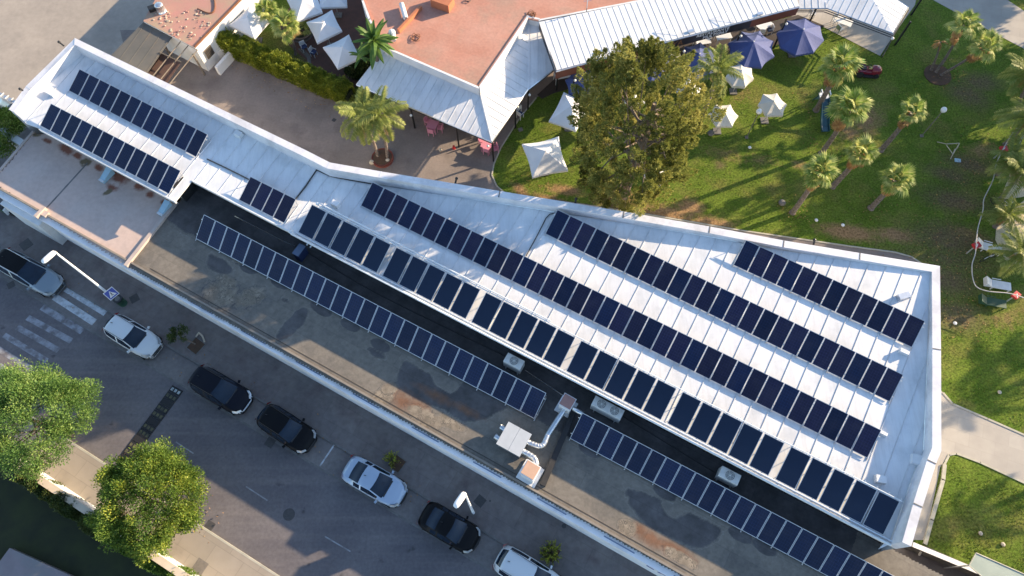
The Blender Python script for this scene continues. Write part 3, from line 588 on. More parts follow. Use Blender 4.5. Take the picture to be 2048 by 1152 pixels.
# roof edges on the lower terraces
def curb(name, a, b, w_, z0, z1, mt, parent=bld):
    mid = (a + b) / 2; return MB().box((mid.x, mid.y, z0), (Vector((b.x - a.x, b.y - a.y, 0))).length, w_, z1 - z0, math.atan2(b.y - a.y, b.x - a.x)).build(name, mt, parent)
curb('terrace_divider', d0, d1, .26, ZL - .4, ZL + .20, M['divstone'])
a = P(175, 326, ZL + .03); b = P(86, 424, ZL + .03); curb('drain_joint', a, b, .10, ZL, ZL + .045, M['kerb'])
mid = P(85, 428, ZL); MB().box((mid.x, mid.y, ZL), .9, .22, .35, R(60)).box((mid.x + .25, mid.y - .05, ZL), .5, .4, .22, R(-29)).build('junction_block', M['divstone'], bld)
a, b = P(66, 262, ZL + .1), P(-6, 346, ZL + .1); curb('roof_edge', a, b, .18, ZL - .6, ZL + .1, M['divstone'])
a, b = W(-31.4, UW + .55), W(38, UW + .55); curb('edge_gutter', a, b, .04, ZL, ZL + .015, M['gutterdark'])
curb('lip', W(-46, UW + .26), W(40, UW + .26), .12, ZL - .3, ZL + .13, M['lipstone'])
curb('cornice', W(-46, UW + .0), W(40, UW + .0), .44, ZL - .35, ZL - .14, M['wallwhite'])
# street wall of the building: panels with slots
s = -46.0
while s < 40:
    a, b = W(s + .004, UW - .03), W(s + 4.3 - .004, UW - .03); mid = (a + b) / 2
    MB().box((mid.x, mid.y, 0), 4.292, .06, ZL - .36, A29).build('street_wall_panel', M['wallwhite'], bld)
    if s > -31:
        c = W(s + 2.1, UW - .02, 0); MB().box((c.x, c.y, ZL - .142), 1.9, .07, .012, A29).build('wall_slot', M['wallslot'], bld)
    s += 4.3
a, b = W(SU(59, 443)[0], UW - .3), W(SU(128, 491)[0], UW - .3); mid = (a + b) / 2
MB().box((mid.x, mid.y, .1), (b - a).length, .55, 2.9, A29).build('wall_buttress', M['white'], bld)
# lettering on the street wall
def text(body, size, name, mt, origin, xdir, updir, parent=None, depth=.01):
    cu = bpy.data.curves.new('t', 'FONT'); cu.body = body; cu.size = size; cu.extrude = depth
    ob = bpy.data.objects.new('t', cu); C.objects.link(ob); bpy.context.view_layer.update()
    me = bpy.data.meshes.new_from_object(ob.evaluated_get(bpy.context.evaluated_depsgraph_get())); bpy.data.objects.remove(ob)
    x = Vector(xdir).normalized(); y = Vector(updir).normalized(); z = x.cross(y)
    me.transform(Matrix(((x.x, y.x, z.x, origin[0]), (x.y, y.y, z.y, origin[1]), (x.z, y.z, z.z, origin[2]), (0, 0, 0, 1))))
    me.materials.clear(); me.materials.append(mt); return put(name, me, parent)
sT = SU(1296, 1122, 2.5)[0]
text("L'AUDIR", 1.15, 'wall_lettering', M['signblue'], W(sT, UW - .09, 1.9), E1, (0, 0, 1), bld)

# things standing on the white roof
def roof_box(px, py, sx, sy, h, label, mt='white', rz=A29, name='roof_vent'):
    p = PR(px, py, h); t = thing(name, label, 'roof vent', (p.x, p.y, roofz(p)), rz)
    MB().box((0, 0, -.05), sx, sy, h + .05, 0, 0, .85).build('housing', M[mt], t, wc=False)
    MB().box((0, 0, h + .003), sx * .9, sy * .9, .03).build('lid', M['roofwhite' if mt == 'white' else mt], t, wc=False); return t
roof_box(476, 266, .55, .4, .3, 'small white box against the parapet, upper middle of the narrow roof')
roof_box(670, 406, .55, .4, .3, 'small white box on the blue-shaded roof above the first collectors')
roof_box(1809, 591, .8, .4, .25, 'tilted pale grey vent near the upper right corner of the white roof', 'galv', R(15))
roof_box(1763, 958, .45, .6, .25, 'small white vent on the shaded roof at the right end of the collectors', 'white', R(80))
roof_box(1840, 920, .6, .9, .2, 'low white box against the right parapet, near its lower bend', 'white', R(75))
roof_box(1810, 703, .55, .25, .25, 'small white inverter box beside the end of the uppermost right panel row', 'white')
roof_box(1767, 866, .2, .5, .25, 'slim white box at the end of the longest panel row', 'white', R(60))
roof_box(100, 185, .35, .9, .15, 'low white roof cowl in the sunlit left corner of the roof', 'white', R(60))
roof_box(36, 262 - 50, .4, .4, .1, 'tiny white lid beside the left parapet of the roof', 'white')
def cable(name, pxs, dz, r, mt, label, cat='cable', zf=None):
    mb = MB(); pts = [(PR(a, b, dz) if zf is None else P(a, b, zf)) for a, b in pxs]; mb.tube(pts, r, 5)
    return tag(mb.build(name, M[mt]), label, cat)
cable('roof_gutter', [(414, 318), (450, 335), (502, 361)], .05, .045, 'black', 'thin black gutter line running from the second panel row to the four-panel row')
cable('roof_conduit', [(588, 402), (612, 372), (633, 340), (662, 353), (700, 360), (746, 368)], .06, .05, 'black', 'black conduit following the parapet bend down to the four-panel row')
cable('roof_cable', [(1108, 427), (1100, 428), (1092, 436), (1075, 470), (1052, 512)], .06, .035, 'black', 'black cable looping from the parapet beside the middle long row')
for i, (a, b) in enumerate([((128, 92), (118, 84)), ((46, 181), (40, 178)), ((910, 369), (913, 357)), ((1150, 410), (1152, 398)), ((1627, 490), (1629, 480))]):
    q = P(a[0], a[1], 6.7); q2 = P(b[0], b[1], 6.9)
    tag(MB().tube([q, q2], .06, 6).ball(q2, .11, 8).build('security_light', M['black']),
        ['black spotlight on the left parapet near its top corner', 'black spotlight low on the sunlit left parapet', 'black spotlight on the shaded parapet facing the courtyard',
         'black spotlight on the parapet below the big cypress', 'black spotlight on the sunlit parapet above the right panel row'][i], 'spotlight', 'spotlights along the parapet')

# ------------------------------------------------------------------ solar rows
def panel_mesh(w_, L, tilt, cellm, fr=.035):
    ct, st = math.cos(tilt), math.sin(tilt); nz = Vector((0, -st, ct))
    def pt(x, t, h): return Vector((x, -t * ct, -t * st)) + nz * h     # t measured down the slope from the top edge
    f = MB()
    for (x0, x1, t0, t1) in ((0, w_, 0, fr), (0, w_, L - fr, L), (0, fr, fr, L - fr), (w_ - fr, w_, fr, L - fr)):
        vs = [pt(x0, t1, -.035), pt(x1, t1, -.035), pt(x1, t0, -.035), pt(x0, t0, -.035), pt(x0, t1, .004), pt(x1, t1, .004), pt(x1, t0, .004), pt(x0, t0, .004)]
        f.add(vs, [(3, 2, 1, 0), (4, 5, 6, 7), (0, 1, 5, 4), (1, 2, 6, 5), (2, 3, 7, 6), (3, 0, 4, 7)])
    c = MB(); c.add([pt(fr, L - fr, 0), pt(w_ - fr, L - fr, 0), pt(w_ - fr, fr, 0), pt(fr, fr, 0), pt(fr, L - fr, -.03), pt(w_ - fr, L - fr, -.03), pt(w_ - fr, fr, -.03), pt(fr, fr, -.03)],
                    [(0, 1, 2, 3), (7, 6, 5, 4)])
    return f.mesh('panel_frame', M['alu']), c.mesh('cells', cellm)
TILT, PL = R(21.5), 1.74
TL2, PL2 = R(33), 1.78
pm = {k: panel_mesh(.93, PL, TILT, M[k], .028) for k in ('cell', 'celldark')}
pml = panel_mesh(.975, PL2, TL2, M['cell'], .03)
def solar_row(a, b, n, label, which='hi', pitch=None, cells=None):
    """a, b = top edge ends"""
    d = b - a; d2 = Vector((d.x, d.y, 0)); ang = math.atan2(d.y, d.x); pitch = pitch or d2.length / n
    t = thing('solar_panel_row', label, 'solar panels', a, ang, 'rows of solar panels on the roofs')
    tl, pl, w_ = (TILT, PL, .93) if which == 'hi' else (TL2, PL2, .975)
    for i in range(n):
        me = pml if which == 'lo' else pm[cells or ('celldark' if i % 3 else 'cell')]
        x = i * pitch; zz = d.z * (x / d2.length)
        o = put('solar_panel', me[0], t, False); o.location = (x, 0, zz); c = put('cell_glass', me[1], o, False)
        if which == 'hi': o.scale = ((pitch - .035) / .93, 1, 1)
        else: o.scale = ((pitch - .03) / .975, 1, 1)
    mb = MB(); ct, st = math.cos(tl), math.sin(tl); Ltot = n * pitch
    base = (RB * 0 + .12) if which == 'hi' else .12
    for tt in (.35, pl - .35):
        p = Vector((0, -tt * ct, -tt * st - .07)); mb.tube([p + Vector((-.1, 0, 0)), p + Vector((Ltot + .08, 0, d.z))], .028, 4)
    st_ = 2
    for i in range(0, n + 1, st_):
        x = i * pitch; zz = d.z * (x / d2.length); hb = pl * st + .13
        mb.tube([(x, -.12 * ct, zz - .12 * st - .06), (x, -.12 * ct, zz - hb + (.0 if which == 'lo' else .10))], .03, 4)
        mb.tube([(x, .0, zz - hb + (.01 if which == 'lo' else .12)), (x, -pl * ct - .1, zz - hb + .03)], .035, 4)
    mb.build('mounting_rack', M['alu'], t, wc=False); return t
DZT = PL * math.sin(TILT) + .12 - RB * PL * math.cos(TILT)
solar_row(PR(159, 138, DZT), PR(416, 269, DZT), 12, 'upper of the two twelve-panel rows at the far left of the roof', cells='cell')
solar_row(PR(102, 207, DZT), PR(362, 342, DZT), 12, 'lower of the two twelve-panel rows, along the left eaves above the pink roof', cells='cell')
solar_row(PR(501, 353, DZT), PR(593, 399, DZT), 4, 'short row of only four dark panels at the eaves left of the collectors', cells='celldark')
solar_row(PR(745, 364, DZT), PR(1764, 861, DZT), 36, 'longest row of dark panels down the middle of the white roof')
solar_row(PR(1115, 419, DZT), PR(1808, 750, DZT), 24, 'second longest row on the white roof, starting beside the black cable')
solar_row(PR(1492, 480, DZT), PR(1851.6, 642.6, DZT), 12, 'uppermost right row of twelve dark panels beside the corner of the parapet')
zt_ = ZL + .14 + PL2 * math.sin(TL2)
solar_row(P(408, 429, zt_), P(1093.4, 786.7, zt_), 26, 'row of twenty-six steep blue panels on the left part of the grey terrace roof', 'lo')
a = P(1164.8, 825.4, zt_); b = P(1787, 1151.5, zt_); pit = (b - a).length / 20.6
solar_row(a, a + (b - a).normalized() * pit * 24, 24, 'row of steep blue panels leaving the picture at the lower right of the grey terrace', 'lo')
rnd = random.Random(12)
# solar thermal collectors
TT, TLn = R(21), 2.02
DZC = TLn * math.sin(TT) + .16 - RB * TLn * math.cos(TT)
a, b = PR(624, 409, DZC), PR(1800, 1003, DZC); d = b - a; dl = Vector((d.x, d.y, 0)).length; ang = math.atan2(d.y, d.x)
cf, cg = panel_mesh(1.14, TLn, TT, M['absorber'], .03)
tc_ = thing('solar_thermal_row', 'row of thirty dark glass water-heating collectors along the roof edge with pale pipes', 'solar collectors', a, ang)
gap = .30; pitc = (dl - 5 * gap - 1.14) / 29
x = 0.0
for i in range(30):
    o = put('collector', cf, tc_, False); o.location = (x, 0, d.z * x / dl); put('absorber_glass', cg, o, False)
    x += pitc + (gap if i % 5 == 4 else 0)
ct, st = math.cos(TT), math.sin(TT)
def tl3(x, t, h): return Vector((x, -t * ct + st * -h, -t * st + ct * h + d.z * x / dl))
MB().tube([tl3(-.3, TLn + .28, .10), tl3(-.42, TLn + .24, .12), tl3(-.45, TLn + .13, .14), tl3(-.32, TLn + .08, .12)], .07, 8).tube([tl3(-.3, TLn + .28, .10), tl3(dl + .5, TLn + .28, .10)], .075, 8).build('insulated_pipe', M['pipe'], tc_, True, wc=False)
MB().tube([tl3(-.2, TLn + .08, .0), tl3(dl + .55, TLn + .08, .0)], .05, 6).tube([tl3(-.1, TLn + .15, -.05), tl3(dl + .5, TLn + .15, -.05)], .03, 6).build('lower_rail', M['pipe'], tc_, wc=False)
mb = MB(); mb.tube([tl3(.35, -.12, .03), tl3(dl + .1, -.06, .0)], .035, 6).tube([tl3(.35, -.28, .06), tl3(dl * .45, -.22, .02)], .045, 6); mb.ball(tl3(.35, -.2, .05), .12, 8)
mb.build('upper_pipe', M['pipe'], tc_, wc=False)
mb = MB()
for i in range(60):
    xx = dl * i / 59; mb.tube([tl3(xx, -.05, 0), tl3(xx, -.05, -.85)], .022, 4); mb.tube([tl3(xx, -.2, 0), tl3(xx, .0, 0)], .018, 4)
    mb.tube([tl3(xx, TLn, -.02), tl3(xx, TLn + .2, -.15)], .02, 4)
mb.build('support_frame', M['alu'], tc_, wc=False)

# ------------------------------------------------------------------ plant on the grey terrace
def ac_unit(px, py, fans, label, rz=A29):
    h = .85; p = P(px, py, ZL + .35 + h); t = thing('air_conditioner', label, 'air conditioner', (p.x, p.y, ZL), rz, 'air conditioners below the collectors')
    wd = 1.15 if fans == 1 else 1.9
    mb = MB(); mb.box((0, 0, .3), wd, .62, h + .05, 0, 0); mb.build('casing', M['acwhite'], t, wc=False)
    MB().box((-wd * .36, 0, 0), .06, .7, .3).box((wd * .36, 0, 0), .06, .7, .3).build('feet', M['galv'], t, wc=False)
    for k in range(fans):
        x = 0 if fans == 1 else (-.42 if k == 0 else .42)
        g = MB(); g.cyl((x, 0, h + .352), .27, .02, 20); fo = g.build('fan', M['acfan'], t, wc=False)
        g = MB()
        for q in range(3): g.tube([(x + .27 * math.cos(q * 1.05), .27 * math.sin(q * 1.05), h + .385), (x - .27 * math.cos(q * 1.05), -.27 * math.sin(q * 1.05), h + .385)], .008, 4)
        g.cyl((x, 0, h + .375), .06, .02, 10)
        for rr in (.12, .2, .275):
            g.tube([(x + rr * math.cos(a_), rr * math.sin(a_), h + .385) for a_ in [j * math.pi / 8 for j in range(17)]], .009, 4)
        g.build('fan_guard', M['acwhite'], fo, wc=False)
    return t
ac_unit(1028, 722, 1, 'white single-fan air conditioner behind the end of the long terrace panel row')
ac_unit(1216, 815, 2, 'wide white air conditioner with two fans beside the second terrace panel row')
ac_unit(1460, 951, 1, 'white single-fan air conditioner furthest right in the black strip')
t = thing('blue_cabinet', 'small blue cabinet with pipes in the black strip under the first collectors', 'cabinet', P(598, 500, ZL + .9) - Vector((0, 0, .9)), A29)
MB().box((0, 0, 0), .45, .8, .9).build('cabinet_body', M['darkcushion'], t, wc=False); MB().box((0, 0, .903), .5, .85, .04).build('lid', mat('dull_blue_lid', (.10, .14, .22), rough=.5), t, wc=False)
MB().tube([(.3, .5, 1.0), (.3, 1.0, 1.2)], .05, 6).tube([(.55, .5, .9), (.55, .95, 1.1)], .05, 6).build('pipe', M['pipe'], t, wc=False)
def chimney(px, py, zt2, size, label):
    p = P(px, py, zt2); t = thing('chimney', label, 'chimney', (p.x, p.y, ZL), R(-31), 'square chimneys on the terrace')
    h = zt2 - ZL; MB().box((0, 0, 0), size * 1.5, size * 1.5, .12, 0).box((0, 0, .12), size, size, h - .2).build('shaft', M['white'], t, wc=False)
    MB().box((0, 0, h - .08), size * 1.12, size * 1.12, .06).build('cap_slab', M['white'], t, wc=False); MB().box((0, 0, h - .017), size, size, .02).build('cap_tiles', M['chimpink'] if 'dull' in label else M['chimpink_lit'], t, wc=False); return t
M['chimpink_lit'] = mat('sunlit_pink_tiles', (.52, .33, .23), (.46, .29, .20), 3, .8)  # brighter copy of the pink cap tiles, sunlight painted into the colour
chimney(1135, 803, ZL + 1.3, .72, 'dull pink topped chimney between the two terrace panel rows')
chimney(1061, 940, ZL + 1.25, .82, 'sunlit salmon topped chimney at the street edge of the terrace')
hb = .95; p = P(1028, 878, ZL + hb); t = thing('extraction_unit', 'pale grey square extraction unit with silver ducts on the terrace', 'ventilation unit', (p.x, p.y, ZL), A29)
MB().box((0, 0, .15), 1.5, 1.35, hb - .2).build('casing', M['galv'], t, wc=False)
MB().box((-.39, 0, hb - .045), .78, 1.5, .045).build('lid', mat('grey_lid', (.42, .45, .48), (.38, .41, .44), 2, .5), t, wc=False)
MB().box((.40, 0, hb - .045), .76, 1.5, .04).build('lid', bpy.data.materials['grey_lid'], t, wc=False)
def lc(px, py, z): v = P(px, py, z) - p; return (v.dot(E1), v.dot(N1), z - ZL)
def curve(pts, n=6):
    out = []; pts = [Vector(q) for q in pts]; k = len(pts)
    for i in range(k - 1):
        p0, p1, p2, p3 = pts[max(i - 1, 0)], pts[i], pts[i + 1], pts[min(i + 2, k - 1)]
        for j in range(n):
            s_ = j / n; out.append(.5 * ((2 * p1) + (p2 - p0) * s_ + (2 * p0 - 5 * p1 + 4 * p2 - p3) * s_ ** 2 + (3 * p1 - p0 - 3 * p2 + p3) * s_ ** 3))
    out.append(pts[-1]); return out
def duct(name, pxs, z, r):
    mb = MB(); pts = curve([lc(a, b, z) for a, b in pxs]); mb.tube(pts, r, 12)
    o = mb.build(name, M['galv'], t, True, wc=False); g = MB()
    for i in range(2, len(pts) - 1, 3):
        d_ = (pts[i + 1] - pts[i]).normalized() * .02; g.tube([pts[i] - d_, pts[i] + d_], r * 1.05, 12)
    g.build('duct_collar', M['alu'], o, True, wc=False); return o
duct('duct', [(1056, 884), (1068, 889), (1079, 892), (1088, 887), (1098, 866), (1130, 817)], ZL + .6, .16)
duct('duct', [(1045, 902), (1058, 909), (1069, 917), (1073, 930)], ZL + .6, .17)
duct('duct', [(1010, 859), (1001, 853)], ZL + .6, .16)
duct('duct', [(1000, 879), (990, 872)], ZL + .6, .16)
a, b = P(1146, 817, ZL + .9), P(1166, 828, ZL + .9)
tag(MB().tube([a, b], .14, 10).build('short_duct', M['galv'], None, True), 'short bluish duct joining the dull pink chimney and the second panel row', 'duct')
a, b = P(1148, 822, ZL), P(1085, 972, ZL)
o = curb('roof_upstand', a, b, .34, ZL, ZL + .30, M['blackmatt'])
# skylight cowls on the pink roof
for i, (px, py, lab) in enumerate([(209, 347, 'pale blue plastic cowl on the pink roof, nearer the left'), (326, 413, 'pale blue plastic cowl on the pink roof beside its right edge')]):
    p_ = P(px, py, ZL + .5); t2 = thing('roof_cowl', lab, 'roof cowl', (p_.x, p_.y, ZL), R(61), 'blue roof cowls')
    MB().prism([(-.55, -.2), (.5, -.25), (.5, .25), (-.55, .2)], .05, [.25, .55, .55, .25]).build('hood', M['bluecap'], t2, wc=False)
    MB().tube([(.5, 0, .4), (.85, 0, .5)], .06, 6).box((-.5, 0, .25), .14, .42, .06).build('mouth', M['pipe'], t2, wc=False)
for i, (pts_, r_, mt_, lab) in enumerate([([(470, 432), (560, 478), (590, 492)], .03, 'galv', 'thin grey conduit in the black strip left of the blue cabinet'), ([(615, 505), (760, 590), (1010, 712)], .028, 'iron', 'dark conduit along the black strip up to the single-fan air conditioner'),
                                          ([(1050, 740), (1125, 790)], .03, 'galv', 'grey pipe between the first air conditioner and the dull pink chimney'), ([(1245, 832), (1430, 945)], .028, 'iron', 'dark conduit between the wide and the furthest right air conditioners')]):
    tag(MB().tube(curve([P(a_, b_, ZL + .06) for a_, b_ in pts_], 4), r_, 5).build('conduit', M[mt_]), lab, 'conduit')
# hose on the side terrace
hp = curve([P(a_, b_, .08) for a_, b_ in [(1764, 1103), (1766, 1108), (1770, 1112), (1790, 1112), (1808, 1120), (1826, 1123), (1842, 1130), (1851, 1142), (1854, 1165)]], 5)
mb = MB(); mb.tube(hp, .035, 5); c = P(1771, 1121, .05)
mb.tube([(c.x + .28 * math.cos(a_ * .5) * (1 - a_ * .01), c.y + .28 * math.sin(a_ * .5) * (1 - a_ * .01), .05 + a_ * .002) for a_ in range(40)], .035, 5)
tag(mb.build('garden_hose', M['hose']), 'pale coiled garden hose trailing across the side terrace', 'hose')
# side boundary wall, lower right
a, b = P(1826, 1089, 1.1), P(2100, 1203, 1.1)
bw = thing('boundary_wall', 'low white topped wall between the side terrace and the lower right lawn', 'wall', (a.x, a.y, 0))
curb('wall_body', a, b, .22, 0, 1.05, M['kerb'], bw); curb('wall_coping', a, b, .28, 1.05, 1.12, M['white'], bw)
a, b = P(1845, 1095, 1.1), P(1839, 1110, .2); tag(MB().tube([a, b], .07, 6).build('drain_pipe', M['white']), 'short white drain pipe against the low side wall', 'pipe')
# frosted glass canopy in the corner
gcp = [P(1952, 1106, 2.6), P(1938, 1131, 2.6), P(1985, 1152 + 20, 2.6), P(2110, 1220, 2.6), P(2120, 1180, 2.6)]
gt = thing('glass_canopy', 'greenish frosted glass canopy panel in the lower right corner', 'canopy', (gcp[0].x, gcp[0].y, 0))
MB().slab(gcp, .03).build('glass_pane', M['glasscanopy'], gt); MB().tube([gcp[0], gcp[4]], .04, 5).tube([gcp[0], gcp[1]], .03, 5).tube([gcp[1], gcp[2]], .03, 5).build('canopy_rim', M['kerbpale'], gt)
MB().tube([gcp[1], (gcp[1].x, gcp[1].y, 0)], .04, 6).tube([gcp[3], (gcp[3].x, gcp[3].y, 0)], .04, 6).tube([gcp[4], (gcp[4].x, gcp[4].y, 0)], .04, 6).build('canopy_post', M['alu'], gt)

# ================================================================== PINK-ROOFED RESTAURANT WITH CANOPIES
def planez(p1, p2, p3):
    n = (Vector(p2) - Vector(p1)).cross(Vector(p3) - Vector(p1)); return lambda x, y: p1[2] - (n.x * (x - p1[0]) + n.y * (y - p1[1])) / n.z
def onplane(px, py, p1, n):                                     # ray through a photo point onto a sloping plane
    d = ray(px, py); o_ = Vector((0, 0, H)); t = (Vector(p1) - o_).dot(n) / d.dot(n); return o_ + d * t
ZP = 3.75                                                         # pink roof
res = thing('restaurant_building', 'restaurant with salmon flat roof, white canopies and brown and black fascia', 'building', P(900, 100, 0))
rpx = [(724, -60), (727, 2), (741, 40), (771, 95), (958, 176), (1054, 36), (1078, 41), (1290, 0), (1400, -40), (1300, -200), (700, -200)]
rp = [P(a, b, ZP) for a, b in rpx]
MB().prism([xy(p) for p in rp], 0.0, ZP).build('building_block', [M['terracotta']], res)
edge = rp[:8]
io2 = offset(edge[::-1], -.0)
for i in range(len(edge) - 1):
    a, b = edge[i], edge[i + 1]; d = (b - a); nn = Vector((-d.y, d.x, 0)).normalized()
    if nn.dot(P(900, 60, ZP) - a) > 0: nn = -nn
    mid = (a + b) / 2 + nn * .06; an = math.atan2(d.y, d.x)
    MB().box((mid.x, mid.y, 0), d.length + .1, .16, ZP + .12, an).build('white_parapet', M['white'], res)
    m2 = (a + b) / 2 - nn * .07; MB().box((m2.x, m2.y, ZP - .02), d.length, .10, .13, an).build('pink_upstand', M['terracotta'], res)
# roof clutter
def on_pink(px, py, h): return P(px, py, ZP + h)
p_ = on_pink(885, 2, .5); MB().box((p_.x, p_.y, ZP), 1.6, 1.0, .75, R(-25)).build('roof_hatch', M['orangewall'], res)
a, b = on_pink(797, 62, .2), on_pink(842, 14, .2); curb('low_ridge_wall', a, b, .22, ZP, ZP + .35, M['orangewall'], res)
a, b = on_pink(803, 8, .3), on_pink(812, 38, .3)
tag(MB().tube([a, b], .2, 10).build('white_flue', M['white'], None, True), 'fat white flue lying on the salmon roof near the top edge', 'flue')
p_ = on_pink(784, 66, .5); t = thing('roof_extractor', 'white round extractor with elbow behind the banana plant', 'roof vent', (p_.x, p_.y, ZP))
MB().cyl((0, 0, 0), .25, .5, 12).ball((0, 0, .55), .28, 12).build('drum', M['white'], t, wc=False); MB().tube([(.1, -.2, .4), (.15, -.6, .35)], .2, 10).build('elbow', M['white'], t, wc=False)
def loops(name, cx, cy, r, n, z, label, mt='iron', seed=1):
    rnd = random.Random(seed); c = P(cx, cy, z); pts = []
    for i in range(n * 7): a_ = i * .9; rr = r * (0.4 + .6 * rnd.random()); pts.append((c.x + rr * math.cos(a_) + .02 * i * r, c.y + rr * math.sin(a_) - .02 * i * r, z + .04 + .1 * rnd.random()))
    return tag(MB().tube(curve(pts, 3), .022, 4).build(name, M[mt]), label, 'cable')
loops('cable_loops', 830, 75, .42, 3, ZP, 'thin dark cable lying in loops on the salmon roof right of the banana plant', 'rust', 2)
loops('cable_loops', 1060, 28, .35, 6, ZP, 'tangle of dark branches and cable at the corner of the salmon roof', 'rust', 5)
loops('cable_loops', 935, 2, .25, 2, ZP, 'short dark loop of cable at the top edge of the salmon roof', 'iron', 9)
mb = MB(); a = P(1172, 30, ZP); mb.tube([a, a + Vector((0, 0, 1.6))], .035, 6); mb.tube([a + Vector((-.3, 0, 1.4)), a + Vector((.3, 0, 1.45))], .02, 4)
tag(mb.build('antenna', M['galv']), 'thin grey antenna mast standing on the white parapet', 'antenna')
# left canopy: two sloping wings meeting at a hip
cz0, cz1 = 2.5, 3.15
eA, eB, eC, eD = P(713, 169, cz0), P(984, 284, cz0), P(1055, 179, cz0), P(1108, 138, cz0 + .1)
iA, iB, iC = P(769, 97, cz1), P(959, 181, cz1), P(1056, 44, cz1 + .1)
cvy = thing('canopy', 'white ribbed canopy around the corner of the salmon building on black posts', 'canopy', (eB.x, eB.y, 0))
dirL = Vector((-(eB - eA).y, (eB - eA).x, 0)); dirR = Vector((-(eC - eB).y, (eC - eB).x, 0))
zf1 = planez(eA, eB, iB); fx = lambda p, zf: (p.x, p.y, zf(p.x, p.y))
sheets([fx(p, zf1) for p in (eA, eB, iB, iA)], dirL, .62, 'roof_sheet', cvy, M['roofwhite'], .022, .04, .05)
zf2 = planez(eB, eC, iB)
iC2 = Vector(fx(P(1056, 44, cz1), zf2)); eD2 = Vector(fx(eD, zf2))
sheets([fx(p, zf2) for p in (eB, eC, P(1056, 44, 3.1), iB)], dirR, .62, 'roof_sheet', cvy, M['roofwhite'], .022, .04, .05)
zf3 = planez(eC, eD, Vector(fx(P(1056, 44, 3.1), zf2)))
sheets([fx(p, zf3) for p in (eC, eD, P(1078, 52, 3.2), P(1056, 44, 3.1))], (eC - P(1056, 44, 3.1)), .62, 'roof_sheet', cvy, M['roofwhite'], .022, .04, .05)
MB().tube([eB + Vector((0, 0, .04)), iB + Vector((0, 0, .06))], .07, 6).build('hip_cap', M['white'], cvy)
def rimrun(pts, mt, parent, r=.05, dz=0, name='gutter'):
    mb = MB(); mb.tube([p + Vector((0, 0, dz)) for p in pts], r, 4); return mb.build(name, M[mt], parent)
rimrun([eA, eB, eC, eD], 'galv', cvy, .06, -.03); rimrun([eA, eB, eC, eD], 'black', cvy, .06, -.17, 'rim_beam')
rimrun([iA, eA], 'roofwhite', cvy, .06, -.02, 'verge')
for k, (px, py) in enumerate([(830, 256), (918, 294), (987, 322), (1031, 256), (1056, 218), (1113, 180)]):
    b_ = P(px, py); MB().box((b_.x, b_.y, 0), .12, .12, 2.4).build('post', M['black'], cvy)
    gl = P([822, 906, 976, 1035, 1059, 1112][k], [231, 265, 292, 214, 190, 150][k], 2.2)
    if k not in (1,): MB().ball(gl, .11, 10).build('lamp_globe', M['globe'], cvy, True)
# long wing roof with fascia
wz = 4.0
wA, wB, wC, wD = P(1078, 44, wz + .25), P(1111, 141, wz), P(1598, 12, wz), P(1578, -60, wz + .25)
wg = thing('long_canopy_roof', 'long white ribbed roof with black and brown fascia carrying the restaurant sign', 'roof', (wB.x, wB.y, 0))
zfw = planez(wA, wB, wC)
wd = Vector((-(wC - wB).y, (wC - wB).x, 0))
sheets([fx(p, zfw) for p in (wA, wB, wC, P(1585, -40, wz + .2), P(1290, 1, wz + .2))], wA - wB, .50, 'roof_sheet', wg, M['roofwhite'], .02, .035, .05)
def fascia(a, b, t0, t1, z0, z1, mt, name, parent, off=.06):
    d = b - a; p0, p1 = a + d * t0, a + d * t1; nn = Vector((d.y, -d.x, 0)).normalized() * off; mid = (p0 + p1) / 2 + nn
    return MB().box((mid.x, mid.y, z0), (p1 - p0).length - .006, .06, z1 - z0, math.atan2(d.y, d.x)).build(name, M[mt], parent)
for t0, t1, mt in [(0, .33, 'brownfascia'), (.33, .43, 'sign'), (.43, .80, 'sign'), (.80, 1.0, 'brownfascia')]:
    fascia(wB, wC, t0, t1, 3.15, 3.96, mt, 'fascia_board', wg)
fascia(wB, wC, 0, 1, 3.93, 4.02, 'galv', 'gutter', wg, .1)
fascia(wA, wB, 0, 1, 3.5, 4.1, 'black', 'edge_shadow_board', wg, -.04)  # black board stands in for the shadow along the left roof edge
dW = (wC - wB).normalized(); nW = Vector((dW.y, -dW.x, 0))
def on_f(px, py, z): q = P(px, py, z); return q
def sgn(body, size, px, z, mt, name):
    d = wC - wB; # point on the fascia nearest the photo column
    t = (P(px, 70, 3.6) - wB).dot(dW); o_ = wB + dW * t + nW * .10; o_.z = z
    return text(body, size, name, M[mt], o_, dW, (0, 0, 1), wg, .012)
sgn('RESTAURANTE', .42, 1389, 3.62, 'letters', 'sign_lettering'); sgn('MULTISPAY', .42, 1406, 3.24, 'letters', 'sign_lettering'); sgn('AYA', .72, 1322, 3.28, 'gold', 'sign_lettering')
for px in (1113, 1225, 1353, 1482, 1588):
    b_ = wB + dW * ((P(px, 100, 2) - wB).dot(dW)) + nW * .3; MB().box((b_.x, b_.y, 0), .12, .12, 3.2).build('post', M['black'], wg)
    MB().ball((b_.x + nW.x * .2, b_.y + nW.y * .2, 2.9), .11, 10).build('lamp_globe', M['globe'], wg, True)
for px, py in [(1340, 64), (1453, 38)]:                            # stay brackets on the roof
    a1, a2, a3 = P(px - 14, py + 14 + 2, wz), P(px, py - 12, wz + .2), P(px + 14, py + 8, wz)
    MB().tube([a1, a2 + Vector((0, 0, .35)), a3], .022, 4).tube([a2 + Vector((0, 0, .35)), a2 + (a1 - a3) * .1], .02, 4).build('stay_bracket', M['galv'], wg)
for px, py in [(1382, 62), (1520, 27), (1198, 104)]:
    a1 = P(px, py, wz + .1); MB().box((a1.x, a1.y, wz), .5, .25, .14, math.atan2(dW.y, dW.x)).build('flood_light', M['galv'], wg)
